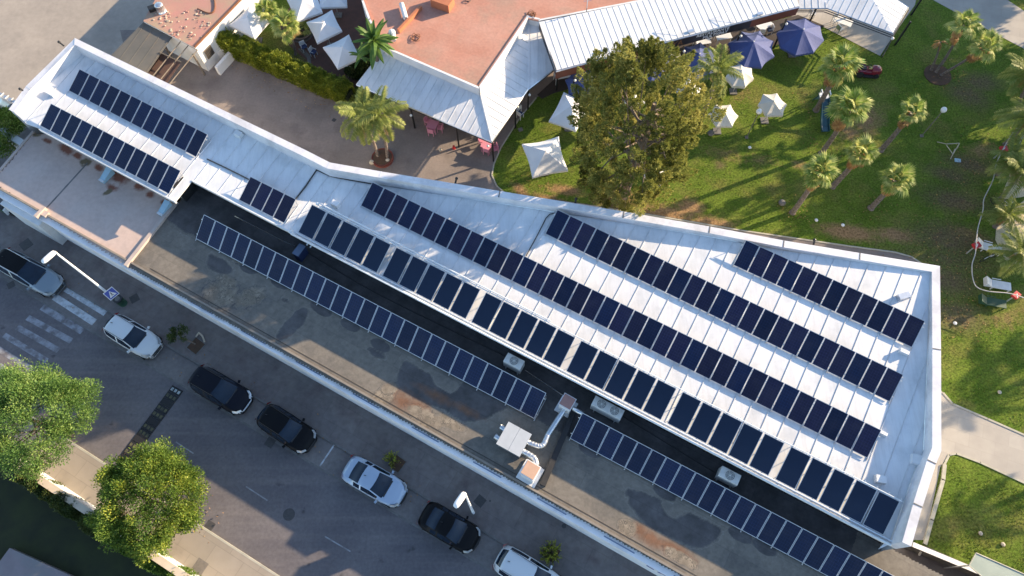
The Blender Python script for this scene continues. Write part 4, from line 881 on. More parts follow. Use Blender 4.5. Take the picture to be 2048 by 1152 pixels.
# hexagonal canopy on the right
hz0, hz1 = 2.7, 3.3
hx = [P(1597, 17, hz0), P(1655, 16, hz0), P(1786, 66, hz0), P(1816, 14, hz0), P(1776, -12, hz0), P(1700, -30, hz0), P(1600, -30, hz0)]
hc = P(1735, -22, hz1); hc2 = P(1640, -25, hz1)
hg = thing('end_canopy', 'white ribbed end canopy with triple black rim at the top right', 'canopy', (hx[2].x, hx[2].y, 0))
for i, (a_, b_, c_) in enumerate([(hx[1], hx[2], hc), (hx[2], hx[3], hc), (hx[3], hx[4], hc), (hx[0], hx[1], hc2)]):
    zf = planez(a_, b_, c_); pl = [fx(p, zf) for p in ((a_, b_, c_, hc2) if i in (0,) else (a_, b_, c_) if i else (a_, b_, c_))]
    if i == 3: pl = [fx(p, zf) for p in (a_, b_, c_, P(1597, -28, hz1))]
    sheets(pl, Vector((-(b_ - a_).y, (b_ - a_).x, 0)), .55 if i != 1 else .55, 'roof_sheet', hg, M['roofwhite'], .02, .035, .04)
for k in range(3): rimrun([p + (p - hc).normalized() * (.10 * k) for p in hx[:5]], 'black', hg, .045, -.05 - .12 * k, 'rim_beam')
rimrun([p + (p - hc).normalized() * .05 for p in hx[:5]], 'galv', hg, .035, .01, 'gutter')
for p in (P(1620, 42), P(1697, 45), P(1790, 90), P(1822, 30)): MB().box((p.x, p.y, 0), .12, .12, 2.6).build('post', M['black'], hg)
p = P(1785, 77, 2.4); MB().ball(p, .13, 10).build('lamp_globe', M['globe'], hg, True)
a, b = P(1652, 64, .5), P(1758, 112, .2)
MB().tube([P(1764, 114, .06), P(1786, 74, .06)], .05, 5).build('fallen_awning_pole', M['black'], hg)

# ------------------------------------------------------------------ old red-roofed building, pergola, top left
ob = thing('old_building', 'whitewashed building with weathered red roof strewn with rubble', 'building', P(380, 90, 0))
zb_ = 2.75
op = [P(a, b, zb_) for a, b in [(287, 42), (384, 108), (392, 97), (484, -2), (540, -70), (400, -120), (320, -20)]]
op = [P(a, b, zb_) for a, b in [(287, 42), (390, 95), (484, -2), (540, -70), (420, -120), (322, -20)]]
MB().prism([xy(p) for p in op], 0, zb_ - .03).build('walls', M['white'], ob)
MB().prism([xy(p) for p in offset(op + [op[0]], .02)[:-1]], zb_ - .02, zb_ + .02).build('roof_surface', M['redroof'], ob)
a, b = op[1], op[2]; curb('roof_trim', a, b, .12, zb_ - .02, zb_ + .14, M['maroon'] if False else M['rust'], ob)
# wall extension with window
wa, wb = P(390, 97, zb_), P(452, 30, zb_)
dd = (wb - wa).normalized(); nn = Vector((dd.y, -dd.x, 0))
fw = [wa, wb, wb + nn * 1.2, wa + nn * 1.2]
wq = P(418, 102, 1.6)                                            # window on the wall facing the courtyard
ctr = wa + dd * ((wq - wa).dot(dd)) + nn * .03; ctr.z = 1.0
aw = math.atan2(dd.y, dd.x)
MB().box(ctr, .8, .08, .9, aw).build('window', M['wood'], ob); wo = [x for x in bpy.data.objects if x.name.startswith('window') and x.parent == ob][0]
c2 = ctr + nn * .05; MB().box((c2.x, c2.y, 1.06), .68, .03, .78, aw).build('pane', M['black'], wo)
for k in range(5): q_ = c2 + dd * (-.28 + .14 * k) + nn * .03; MB().box((q_.x, q_.y, 1.06), .025, .02, .78, aw).build('window_bar', M['wood'], wo)
q_ = wa + nn * .8 + dd * 1.0; MB().box((q_.x + .3, q_.y + .2, 0), 2.2, .25, .9, aw).build('low_wall', M['white'], ob)
random.seed(3)
db = MB()
for i in range(90):
    px, py = 300 + random.random() * 120, 20 + random.random() * 60
    q_ = P(px, py, zb_ + .03)
    if not pip(np.array([q_.x]), np.array([q_.y]), [xy(p) for p in op])[0]: continue
    s_ = .05 + .14 * random.random(); db.box((q_.x, q_.y, zb_ + .021), s_, s_ * .7, .06, random.random() * 3, 0 if random.random() < .6 else 1)
o = db.build('rubble', [M['stone'], M['chimpink']], ob); o['kind'] = 'stuff'
mb = MB(); mb.tube(curve([P(a_, b_, zb_ + .08) for a_, b_ in [(428, -4), (430, 10), (428, 22), (420, 26), (410, 24), (395, 17)]]), .05, 5); mb.build('rusty_pipe', M['rust'], ob)
q_ = P(318, 12, zb_ + .6); t = thing('water_tank', 'bluish tank and clutter at the top corner of the red roof', 'tank', (q_.x, q_.y, zb_)); MB().cyl((0, 0, 0), .35, .7, 14).ball((0, 0, .7), .35, 12, 0, .4).build('tank_body', M['galv'], t, True, wc=False); MB().box((-.8, .2, 0), .6, .5, .3, .5).build('crate', M['black'], t, wc=False)
# white stair block beside the hedge
q_ = P(470, 66, 0); tag(MB().box((q_.x, q_.y, 0), 1.3, .7, 1.3, aw).build('white_block', M['white']), 'plain white masonry block between the old building and the hedge', 'wall block')
q_ = P(436, 118, 0); tag(MB().box((q_.x, q_.y, 0), 1.9, .25, .8, R(35)).build('white_garden_wall', M['white']), 'low white wall end beside the near end of the hedge', 'wall')
# pergola
pg = thing('pergola', 'weathered pergola with grey corrugated sheets and an open slatted end', 'pergola', P(300, 130, 0))
g1 = [P(287, 44, 2.55), P(345, 73, 2.55), P(290, 152, 2.45), P(215, 118, 2.45)]
zf = planez(g1[0], g1[1], g1[2])
sheets([fx(p, zf) for p in g1], g1[1] - g1[2], .9, 'corrugated_sheet', pg, M['shade'], .02, .05, .03, ribmat=M['shade'])
fr = [(345, 73, 288, 137 + 8), (362, 82, 306, 152), (377, 90, 322, 158), (395, 100, 336, 172)]
for x0, y0, x1, y1 in fr: MB().tube([P(x0, y0, 2.5), P(x1, y1, 2.4)], .05, 4).build('beam', M['wood'], pg)
for x0, y0, x1, y1 in [(345, 73, 395, 100), (318, 104, 362, 124), (288, 142, 336, 170)]: MB().tube([P(x0, y0, 2.56), P(x1, y1, 2.56)], .04, 4).build('cross_beam', M['wood'], pg)
for k in range(34):
    t_ = k / 33; a1 = P(318, 106, 1.9) * (1 - t_) + P(290, 142, 1.9) * t_; b1 = P(361, 127, 1.9) * (1 - t_) + P(333, 168, 1.9) * t_
    d = b1 - a1; mid = (a1 + b1) / 2; MB().box((mid.x, mid.y, 1.9), d.length, .06, .04, math.atan2(d.y, d.x)).build('slat', M['reddark'], pg)
for px, py in [(352, 128), (300, 190), (345, 215), (410, 150)]: q_ = P(px, py); MB().box((q_.x, q_.y, 0), .12, .12, 2.4).build('post', M['wood'], pg)

# ================================================================== PARASOLS AND FURNITURE
def parasol(corners, apex, z_e, z_a, label, group, cloth, name='parasol', scallop=.06, valance=.18, double=False):
    cs = [P(a_, b_, z_e) for a_, b_ in corners]; ap = P(apex[0], apex[1], z_a); n = len(cs)
    c0 = sum(cs, Vector()) / n; ap = Vector((c0.x * .6 + ap.x * .4, c0.y * .6 + ap.y * .4, z_a))
    t = thing(name, label, 'parasol', (c0.x, c0.y, 0), 0, group); mb = MB(); vs = [ap]; fs = []; m = 5
    for i in range(n):                                           # each gore: sagging between ribs
        a_, b_ = cs[i], cs[(i + 1) % n]; o_ = len(vs); rows = []
        for r_ in range(1, m + 1):
            row = []
            for q in range(r_ + 1):
                e = a_.lerp(b_, q / r_) if r_ else a_; p = ap.lerp(e, r_ / m); s_ = 4 * (q / r_) * (1 - q / r_)
                inw = (c0 - e); inw.z = 0; p = p + inw.normalized() * (scallop * s_ * (r_ / m) ** 2) - Vector((0, 0, .05 * s_ * (r_ / m)))
                row.append(len(vs)); vs.append(p)
            rows.append(row)
        prev = [0]
        for row in rows:
            for q in range(len(row) - 1):
                fs.append((prev[q] if q < len(prev) else prev[-1], row[q], row[q + 1]))
                if q < len(prev) - 1: fs.append((prev[q], row[q + 1], prev[q + 1]))
            prev = row
        if valance:
            vrow = []
            for idx in prev: v_ = vs[idx]; vrow.append(len(vs)); vs.append(Vector((v_.x, v_.y, v_.z - valance)))
            for q in range(len(prev) - 1): fs.append((prev[q], vrow[q], vrow[q + 1], prev[q + 1]))
    mb.add(vs, fs); mb.build('canopy_cloth', cloth, t)
    r_ = MB()
    for a_ in cs: r_.tube([ap - Vector((0, 0, .03)), a_ - Vector((0, 0, .03))], .018, 4)
    r_.build('ribs', M['alu'], t)
    MB().cyl((c0.x, c0.y, 0), .035, z_a - .05, 8).build('pole', M['alu'], t); MB().box((c0.x, c0.y, .01), .6, .6, .08).build('base', M['kerb'], t)
    MB().ball((ap.x, ap.y, z_a + .02), .06, 8).build('finial', M['white'], t)
    return t
W4 = 'white square parasols'
parasol([(457.5, 50), (508, 75), (537, 42), (500, 10)], (493, 38), 2.1, 2.8, 'white square parasol at the end of the old white building above the hedge', W4, M['canvas'], valance=.25)
parasol([(571, -6), (591.6, 43.7), (645, 24), (628, -32)], (606, 8), 2.2, 2.9, 'white square parasol cut by the top edge, left one above the brick terrace', W4, M['canvas'])
parasol([(612.7, 44.5), (633.8, 86), (684, 61), (664, 19.5)], (648, 58), 2.2, 2.9, 'middle white square parasol above the brick terrace', W4, M['canvas'])
parasol([(645.5, 94.5), (675, 137.5), (722, 115), (697.8, 68.8)], (690, 100), 2.2, 2.9, 'white square parasol half under the banana plant', W4, M['canvas'])
parasol([(632, -30), (640, 15), (694, 13), (694, -32)], (668, -10), 2.2, 2.8, 'white square parasol cut by the top edge next to the dark doorway', W4, M['canvas'])
parasol([(1043.8, 288), (1064.8, 354.7), (1136.3, 340.6), (1117.6, 272.7)], (1090.6, 305.5), 2.1, 2.95, 'bright white square parasol alone on the lawn left of the cypress', W4, M['canvas'], scallop=.12)
parasol([(1127.5, 184), (1097.6, 241.7), (1152, 262), (1183, 206)], (1143.8, 215.8), 2.1, 2.95, 'white square parasol half hidden by the left side of the cypress', W4, M['canvas'])
parasol([(1286, 350), (1312, 378), (1345, 352), (1316, 324)], (1312, 348), 2.0, 2.7, 'white square parasol glimpsed under the lower right of the cypress', W4, M['canvas'])
parasol([(1245, 200), (1266, 222), (1290, 204), (1268, 184)], (1268, 202), 2.0, 2.7, 'white square parasol glimpsed through the middle of the cypress', W4, M['canvas'])
parasol([(1345, 160), (1362, 205), (1392, 205), (1402, 178), (1380, 152)], (1378, 178), 2.0, 2.6, 'white parasol at the right edge of the cypress under the blue one', 'white round parasols', M['canvas'])
def ngon(cx, cy, rx, ry, n, a0=0.0): return [(cx + rx * math.cos(a0 + 2 * math.pi * i / n), cy + ry * math.sin(a0 + 2 * math.pi * i / n)) for i in range(n)]
G6 = 'white round parasols'
parasol(ngon(1480, 150, 29, 25, 7, .3), (1482, 143), 2.0, 2.6, 'white seven-sided parasol below the middle blue one, partly behind palm fronds', G6, M['ivory'], valance=.25)
parasol([(1416, 229), (1431, 209), (1461, 209), (1477, 232), (1465, 253), (1433, 253)], (1448, 229), 2.0, 2.6, 'ivory six-sided parasol left of the white globe lamp', G6, M['ivory'])
parasol([(1516, 209), (1526, 188), (1554, 186), (1574, 209), (1566, 231), (1533, 232)], (1545, 207), 2.0, 2.6, 'ivory six-sided parasol right of the white globe lamp', G6, M['ivory'])
GB = 'large navy parasols'
parasol(ngon(1171, 167, 41, 36, 8, .2), (1172, 163), 2.1, 3.15, 'navy parasol at the left edge of the cypress by the canopy corner', GB, M['navy'], scallop=.12)
parasol(ngon(1396, 124, 44, 40, 8, .1), (1395, 112), 2.1, 3.15, 'navy parasol right of the cypress with palm fronds across it', GB, M['navy'], scallop=.14)
parasol(ngon(1503, 99, 49, 40, 8, .35), (1502, 89), 2.1, 3.15, 'middle navy parasol beyond the leaning palm', GB, M['navy'], scallop=.16)
parasol(ngon(1601, 73, 48, 38, 8, .2), (1603, 64), 2.1, 3.05, 'navy parasol furthest right beside the paved terrace, with white hub', GB, M['navy'], scallop=.04)
parasol(ngon(1310, 130, 38, 33, 8, .2), (1310, 126), 2.1, 3.15, 'navy parasol mostly hidden behind the top of the cypress', GB, M['navy'], scallop=.12)

def make_chair(m1, m2, loc=(0, 0, 0), rz=0, label='', group=None):
    t = thing('chair', label, 'chair', loc, rz, group)
    MB().box((0, 0, .42), .46, .44, .05).build('seat', m1, t, wc=False); MB().box((0, .21, .47), .46, .05, .42).build('backrest', m2, t, wc=False)
    for dx in (-.2, .2):
        for dy in (-.19, .19): MB().box((dx, dy, 0), .04, .04, .42).build('leg', m2, t, wc=False)
        MB().box((dx * 1.12, 0, .62), .04, .4, .03).build('armrest', m2, t, wc=False)
    return t
def make_table(m1, loc=(0, 0, 0), rz=0, label='', group=None, sx=.8, sy=.8):
    t = thing('table', label, 'table', loc, rz, group); MB().box((0, 0, .70), sx, sy, .04).build('table_top', m1, t, wc=False)
    for dx in (-1, 1):
        for dy in (-1, 1): MB().box((dx * (sx / 2 - .06), dy * (sy / 2 - .06), 0), .04, .04, .70).build('leg', m1, t, wc=False)
    return t
pk = M['pinkplastic']; wp = M['whiteplastic']; cu = M['darkcushion']
GP = 'pink tables and chairs under the canopy edge'; GW = 'white chairs on the terraces'
tb = make_table(pk, P(865, 249, .7) - Vector((0, 0, .7)), R(-20), 'pink table under the canopy edge, left group', GP)
ch = make_chair(pk, pk, P(862, 261, .5) - Vector((0, 0, .5)), R(170), 'pink chair in front of the left pink table', GP)
place(ch, 'pink chair right of the left pink table', P(880, 254, .5) - Vector((0, 0, .5)), R(-100))
place(ch, 'pink chair at the far left of the left pink table', P(856, 241, .5) - Vector((0, 0, .5)), R(60))
place(tb, 'pink table at the corner post of the canopy', P(974, 289, .7) - Vector((0, 0, .7)), R(-25))
place(ch, 'pink chair below the pink table at the corner post', P(973, 299, .5) - Vector((0, 0, .5)), R(160))
place(ch, 'pink chair right of the corner post', P(990, 296, .5) - Vector((0, 0, .5)), R(-70))
place(ch, 'pink chair behind the corner table, nearest the gutter', P(964, 281, .5) - Vector((0, 0, .5)), R(30))
wc1 = make_chair(cu, wp, P(607, 92, .5) - Vector((0, 0, .5)), R(35), 'white chair with navy seat beside the round tree planter, left of two', GW)
place(wc1, 'white chair with navy seat beside the round tree planter, right of two', P(626, 103, .5) - Vector((0, 0, .5)), R(65))
place(wc1, 'white chair with navy seat below the parasol under the banana plant', P(700, 143, .5) - Vector((0, 0, .5)), R(0))
place(wc1, 'white chair behind the post under the corner of the left canopy', P(1040, 227, .5) - Vector((0, 0, .5)), R(140))
place(wc1, 'white chair at the foot of the canopy corner above the lawn', P(1036, 214, .5) - Vector((0, 0, .5)), R(200))
wt = make_table(wp, P(1124, 150, .7) - Vector((0, 0, .7)), R(15), 'pale grey table beside the black post at the canopy corner', 'white tables on the terraces', 1.3, .75)
for i, (px, py, lab, r_) in enumerate([(1405, 82, 'pale table behind the navy parasol right of the cypress', 10), (1447, 72, 'pale table in the shade under the restaurant sign', 12), (1529, 50, 'large pale table between the two right navy parasols', 40), (1346, 116, 'pale table showing between cypress tufts', 5)]):
    place(wt, lab, P(px, py, .7) - Vector((0, 0, .7)), R(r_))
for i, (px, py, lab, r_) in enumerate([(1533, 40, 'dark-seated chair at the upper side of the large pale table', 30), (1540, 58, 'dark-seated chair at the right side of the large pale table', -80), (1524, 62, 'dark-seated chair at the lower side of the large pale table', 170), (1396, 90, 'chair left of the pale table behind the navy parasol', 90), (1416, 76, 'chair right of the pale table behind the navy parasol', -60)]):
    place(wc1, lab, P(px, py, .5) - Vector((0, 0, .5)), R(r_))
gch = make_chair(wp, M['galv'], P(1672, 38, .5) - Vector((0, 0, .5)), R(20), 'grey chair under the black rim of the end canopy, left one', 'grey chairs under the end canopy')
place(gch, 'grey chair under the end canopy, behind the white table', P(1625, 25, .5) - Vector((0, 0, .5)), R(100))
place(gch, 'grey chair left of the white table at the terrace edge', P(1680, 56, .5) - Vector((0, 0, .5)), R(120))
place(wt, 'white table at the sunny edge of the paved terrace', P(1689, 43, .7) - Vector((0, 0, .7)), R(-30))
q_ = P(908, 297); tag(MB().cyl((q_.x, q_.y, .0), .14, .35, 10, 0, .08).build('red_bucket', M['redplastic']), 'small bright red bucket at the foot of a canopy post', 'bucket')
q_ = P(881, 302); tag(MB().ball((q_.x, q_.y, .16), .14, 8).build('pale_pot', M['stone']), 'small pale pot on the courtyard left of the red bucket', 'pot')
q_ = P(1041, 260); tag(MB().box((q_.x, q_.y, .0), .35, .3, .1, .4).build('drain_box', M['ironpale']), 'small grey box on the lawn beside the canopy post', 'drain box')

# garden lamps, slide, mower and toys
def globe_lamp(base, top, label):
    b_ = P(*base); t = thing('globe_lamp', label, 'lamp', b_, 0, 'white globe lamps in the garden'); MB().tube([(0, 0, 0), (0, 0, 3.05)], .035, 8).box((0, 0, 0), .25, .25, .06).build('pole', M['ironpale'], t, wc=False)
    MB().ball((0, 0, 3.2), .22, 16).build('globe', M['globe'], t, True, wc=False); MB().cyl((0, 0, 2.96), .09, .06, 10).build('collar', M['white'], t, wc=False)
globe_lamp((1493, 275), (1517, 224), 'white globe lamp on a thin post between the two ivory parasols')
globe_lamp((1843, 272), (1886, 220), 'white globe lamp on a thin post in the shade at the right of the garden')
s0 = P(1635, 214); sl_ = thing('slide', 'teal playground slide with white top among the palms', 'slide', (s0.x, s0.y, 0), math.atan2((P(1646, 258) - s0).y, (P(1646, 258) - s0).x))
mb = MB(); prof = [(.3, 1.35), (.7, 1.3), (1.2, .95), (1.7, .6), (2.2, .35), (2.6, .3)]
vs = []; fs = []
for x_, z_ in prof: vs += [(x_, -.32, z_ + .16), (x_, -.26, z_ + .14), (x_, -.24, z_), (x_, .24, z_), (x_, .26, z_ + .14), (x_, .32, z_ + .16), (x_, .32, z_ - .06), (x_, -.32, z_ - .06)]
for i in range(len(prof) - 1):
    for k in range(8): fs.append((i * 8 + k, i * 8 + (k + 1) % 8, (i + 1) * 8 + (k + 1) % 8, (i + 1) * 8 + k))
fs += [tuple(range(8)), tuple(range(len(vs) - 1, len(vs) - 9, -1)), ]
mb.add(vs, [f[::-1] for f in fs]); mb.build('chute', M['teal'], sl_, wc=False)
MB().box((0, 0, 1.3), .6, .7, .08).build('platform', M['whiteplastic'], sl_, wc=False)
MB().tube([(-.25, -.3, 1.3), (-.25, -.3, 1.8), (.25, -.3, 1.8), (.25, -.3, 1.3)], .05, 6).tube([(-.25, .3, 1.3), (-.25, .3, 1.8), (.25, .3, 1.8), (.25, .3, 1.3)], .05, 6).build('handrail', M['whiteplastic'], sl_, wc=False)
mb = MB()
for y_ in (-.25, .25): mb.tube([(-.2, y_, 1.3), (-.7, y_, 0)], .04, 6)
for k in range(1, 5): mb.tube([(-.2 - .1 * k, -.25, 1.3 - .26 * k), (-.2 - .1 * k, .25, 1.3 - .26 * k)], .03, 6)
mb.build('ladder', M['teal'], sl_, wc=False)
q_ = P(1731, 147); mw = thing('ride_on_mower', 'maroon ride-on mower with glossy bonnet parked on the shaded lawn', 'mower', q_, R(-8))
mb = MB(); secs = [(.25, .30, .55), (.35, .34, .8), (.8, .33, .82), (1.0, .26, .72), (1.08, .16, .55)]; vs = []; fs = []
for x_, hw, zt3 in secs: vs += [(x_, -hw, .3), (x_, -hw, zt3 - .12), (x_, -hw * .7, zt3), (x_, hw * .7, zt3), (x_, hw, zt3 - .12), (x_, hw, .3)]
for i in range(len(secs) - 1):
    for k in range(5): fs.append((i * 6 + k, (i + 1) * 6 + k, (i + 1) * 6 + k + 1, i * 6 + k + 1))
fs += [(0, 1, 2, 3, 4, 5), tuple(range(len(vs) - 1, len(vs) - 7, -1))]
mb.add(vs, fs); mb.build('bonnet', M['maroon'], mw, True, wc=False)
MB().box((-.35, 0, .3), 1.2, .7, .2).box((-.55, 0, .5), .6, .85, .12).build('chassis', M['maroon'], mw, wc=False)
MB().box((-.45, 0, .62), .45, .45, .1).box((-.66, 0, .7), .08, .45, .35).build('seat', M['black'], mw, wc=False)
MB().tube([(.1, 0, .6), (-.02, 0, .85)], .03, 6).tube([(-.02 + .17 * math.cos(a_) * .4, .17 * math.sin(a_), .87 + .1 * math.cos(a_)) for a_ in [j * math.pi / 6 for j in range(13)]], .02, 5).build('steering_wheel', M['black'], mw, wc=False)
MB().box((.12, .02, .62), .25, .2, .1).build('tool_box', M['seatyellow'], mw, wc=False)
for x_, y_, r_ in ((-.6, .45, .28), (-.6, -.45, .28), (.75, .38, .2), (.75, -.38, .2)): MB().tube([(x_, y_ - .09, r_), (x_, y_ + .09, r_)], r_, 14).build('wheel', M['tyre'], mw, wc=False)
MB().box((.1, 0, .12), .8, 1.15, .14).build('mowing_deck', M['plasticdark'], mw, wc=False)
q_ = P(1724, 127, .4); tag(MB().ball((q_.x, q_.y, .35), .28, 8, 0, 1.2).box((q_.x + .1, q_.y + .25, .3), .2, .5, .15, -.4).build('lime_sack', M['lime'], None, True), 'lime green sack beside the ride-on mower', 'sack')
q_ = P(1712, 131, .4); tag(MB().ball((q_.x, q_.y, .3), .28, 8, 0, .9).box((q_.x, q_.y, .2), .55, .25, .15, .4).build('pink_sack', M['pinkplastic'], None, True), 'pink bundle between the palm crown and the mower', 'sack')
q_ = P(1893, 298); t = thing('climbing_frame', 'pale tripod climbing bars on the shaded lawn', 'climbing frame', q_)
for a_, b_ in (((-.8, .9, .05), (-.5, .0, .9)), ((-.5, 0, .9), (.9, .1, .9)), ((-.5, -.1, .85), (.3, -.9, .3)), ((.3, -.9, .3), (.9, .1, .9)), ((.1, -1.3, 0), (.5, -.4, .6)), ((.9, .1, .9), (1.2, .1, 0))): MB().tube([Vector(a_) * .72, Vector(b_) * .72], .03, 5).build('bar', M['stone'], t, wc=False)
q_ = P(1915, 321); tag(MB().box((q_.x, q_.y, .0), .45, .32, .05, R(-10)).build('blue_mat', M['bluecap']), 'small pale blue mat on the dark lawn', 'mat')
for px, py, lab in [(1563, 407, 'round grey stone on the lawn between palm shadows'), (1421, 268, 'grey boulder on the lawn under the left ivory parasol')]:
    q_ = P(px, py); o = MB().ball((q_.x, q_.y, .12), .28, 10, 0, .6).build('boulder', M['kerb'], None, True); tag(o, lab, 'stone')
for px, py, lab, c_ in [(1499, 296, 'white paper scrap on the lawn below the globe lamp', 'white'), (1632, 441, 'pale ball on the lawn above the right panel row', 'white'), (1685, 451, 'pale scrap on the lawn close to the roof corner', 'white'),
                        (1909, 647, 'white object on the sunny lawn right of the building', 'white'), (1960, 1067, 'pale ball at the lower right lawn', 'stone'), (2005, 1089, 'tan ball at the lower right lawn near the glass canopy', 'stone'), (1998, 785, 'pale stone on the right lawn above the path', 'stone')]:
    q_ = P(px, py); tag(MB().ball((q_.x, q_.y, .07), .14, 8, 0, .6).build('litter', M[c_]), lab, 'litter')
# cable with red floats, bikes and loungers at the right edge
cp = [P(a_, b_, 1.6) for a_, b_ in [(2060, 240), (2032, 258), (2008, 295), (1992, 330), (1986, 360), (1968, 398), (1966, 420), (1955, 460), (1951, 505), (1944, 530), (1946, 558), (1955, 575), (1980, 583), (2020, 587), (2060, 600)]]
tag(MB().tube(curve(cp, 4), .035, 5).build('rope_line', M['rope']), 'pale rope looping down the right edge between red frames', 'rope')
for i, (px, py, lab) in enumerate([(2008, 297, 'red coin ride hanging on the rope at the upper right'), (1954, 490, 'red ride post on the rope beside the sand'), (2033, 590, 'red ride post at the right edge below the loungers')]):
    q_ = P(px, py, 1.3); t = thing('coin_ride', lab, 'ride frame', (q_.x, q_.y, 0), R(20 * i), 'red frames along the rope')
    MB().box((0, 0, 1.15), .5, .4, .2).build('top_box', M['redplastic'], t, wc=False); MB().cyl((0, 0, 0), .05, 1.15, 6).build('post', M['alu'], t, wc=False); MB().box((-.05, -.05, 1.352), .3, .06, .01, .7).build('white_stripe', M['white'], t, wc=False)
def lounger(px, py, rz, label, mt='whiteplastic'):
    q_ = P(px, py, .4); t = thing('sun_lounger', label, 'sun lounger', (q_.x, q_.y, 0), R(rz), 'sun loungers at the right edge')
    MB().box((.3, 0, .3), 1.3, .62, .06).build('lying_surface', M[mt], t, wc=False); MB().prism([(-.9, -.3), (-.35, -.3), (-.35, .3), (-.9, .3)], .3, [.75, .36, .36, .75]).build('backrest', M[mt], t, wc=False)
    for x_, y_ in ((-.3, .28), (-.3, -.28), (.85, .28), (.85, -.28)): MB().box((x_, y_, 0), .06, .06, .3).build('leg', M[mt], t, wc=False)
    MB().tube([(-.4, .33, .5), (.2, .33, .5)], .03, 5).tube([(-.4, -.33, .5), (.2, -.33, .5)], .03, 5).build('armrests', M[mt], t, wc=False)
lounger(1995, 568, -12, 'white plastic sun lounger on the grass below the sand patch'); lounger(1977, 493, -20, 'white plastic sun lounger beside the red post and the sand')
lounger(1985, 603, -12, 'dark green slatted sun lounger in the palm shade at the right', 'garbage')
def bike(px, py, rz, label):
    q_ = P(px, py, 0); t = thing('bicycle', label, 'bicycle', (q_.x, q_.y, 0), R(rz), 'pale bicycles by the sand')
    for x_ in (-.5, .5): MB().tube([(x_ + .32 * math.cos(a_), .02 * math.sin(a_), .34 + .32 * math.sin(a_)) for a_ in [j * math.pi / 8 for j in range(17)]], .025, 5).build('wheel', M['tyre'], t, wc=False)
    MB().tube([(-.5, 0, .34), (-.1, 0, .85), (.38, 0, .85), (.5, 0, .34)], .025, 5).tube([(-.1, 0, .85), (0, 0, .34), (.38, 0, .8)], .025, 5).build('frame', M['galv'], t, wc=False)
    MB().tube([(.38, -.28, 1.02), (.38, .28, 1.02)], .02, 5).tube([(.38, 0, .82), (.38, 0, 1.02)], .02, 5).build('handlebar', M['alu'], t, wc=False); MB().box((-.15, 0, .9), .25, .14, .05).build('saddle', M['black'], t, wc=False)
bike(1975, 518, 20, 'pale bicycle parked between the two white loungers'); bike(2036, 283, 60, 'pale bicycle leaning at the upper right edge by the rope'); bike(1996, 415, -50, 'pale bicycle under the palm beside the upper sand')

# ================================================================== VEGETATION
def np_mesh(name, V, Fc, tint, mt, smooth=False):
    me = bpy.data.meshes.new(name); n = len(V); k = Fc.shape[1]
    me.vertices.add(n); me.vertices.foreach_set('co', V.astype(np.float32).ravel())
    me.loops.add(Fc.size); me.loops.foreach_set('vertex_index', Fc.astype(np.int32).ravel())
    me.polygons.add(len(Fc)); me.polygons.foreach_set('loop_start', np.arange(0, Fc.size, k, dtype=np.int32))
    at = me.attributes.new('tint', 'FLOAT', 'POINT'); at.data.foreach_set('value', tint.astype(np.float32))
    me.materials.append(mt); me.update(calc_edges=True); me.validate(); return me
def leaves(centres, dirs, ln, wd, tint, rng, jitter=.7):
    """kite-shaped leaves; centres (n,3), dirs (n,3) preferred directions"""
    n = len(centres); d = dirs + rng.normal(0, jitter, (n, 3)); d /= np.linalg.norm(d, axis=1)[:, None] + 1e-9
    r = rng.normal(0, 1, (n, 3)); s_ = np.cross(d, r); s_ /= np.linalg.norm(s_, axis=1)[:, None] + 1e-9
    L = (ln * rng.uniform(.6, 1.25, n))[:, None]; Wd = (wd * rng.uniform(.7, 1.2, n))[:, None]
    V = np.stack([centres, centres + d * L * .5 + s_ * Wd * .5, centres + d * L, centres + d * L * .5 - s_ * Wd * .5], 1).reshape(-1, 3)
    return V, np.arange(4 * n).reshape(n, 4), np.repeat(tint, 4)
def crown(centre, rad, nclump, rclump, nleaf, ln, wd, seed, shape=None, upbias=.3, low=-.75, yellow=0.0, flat=1.0, core=.55):
    rng = np.random.default_rng(seed); cs = []
    while len(cs) < nclump:
        v = rng.normal(0, 1, 3); v /= np.linalg.norm(v)
        if v[2] < low: continue
        r = core + (1 - core) * rng.random() ** .5; p = v * r
        k = 1.0 if shape is None else shape(p[2], math.atan2(p[1], p[0]))
        cs.append((p[0] * rad[0] * k, p[1] * rad[1] * k, p[2] * rad[2]))
    cs = np.array(cs); rc = rclump * rng.uniform(.6, 1.35, nclump); tn = rng.uniform(.1, .75, nclump)
    if yellow: tn = np.where(rng.random(nclump) < yellow, rng.uniform(.85, 1.0, nclump), tn)
    id_ = rng.integers(0, nclump, nleaf); off = rng.normal(0, 1, (nleaf, 3)); off /= np.linalg.norm(off, axis=1)[:, None]
    off *= (rng.random(nleaf) ** .45)[:, None]; pos = cs[id_] + off * rc[id_][:, None] * np.array([1, 1, flat]) + np.array(centre)
    dirs = off * .8 + (cs[id_] / np.array(rad)) * .5 + np.array([0, 0, upbias])
    return leaves(pos, dirs, ln, wd, np.clip(tn[id_] + rng.normal(0, .13, nleaf), 0, 1), rng), cs + np.array(centre)
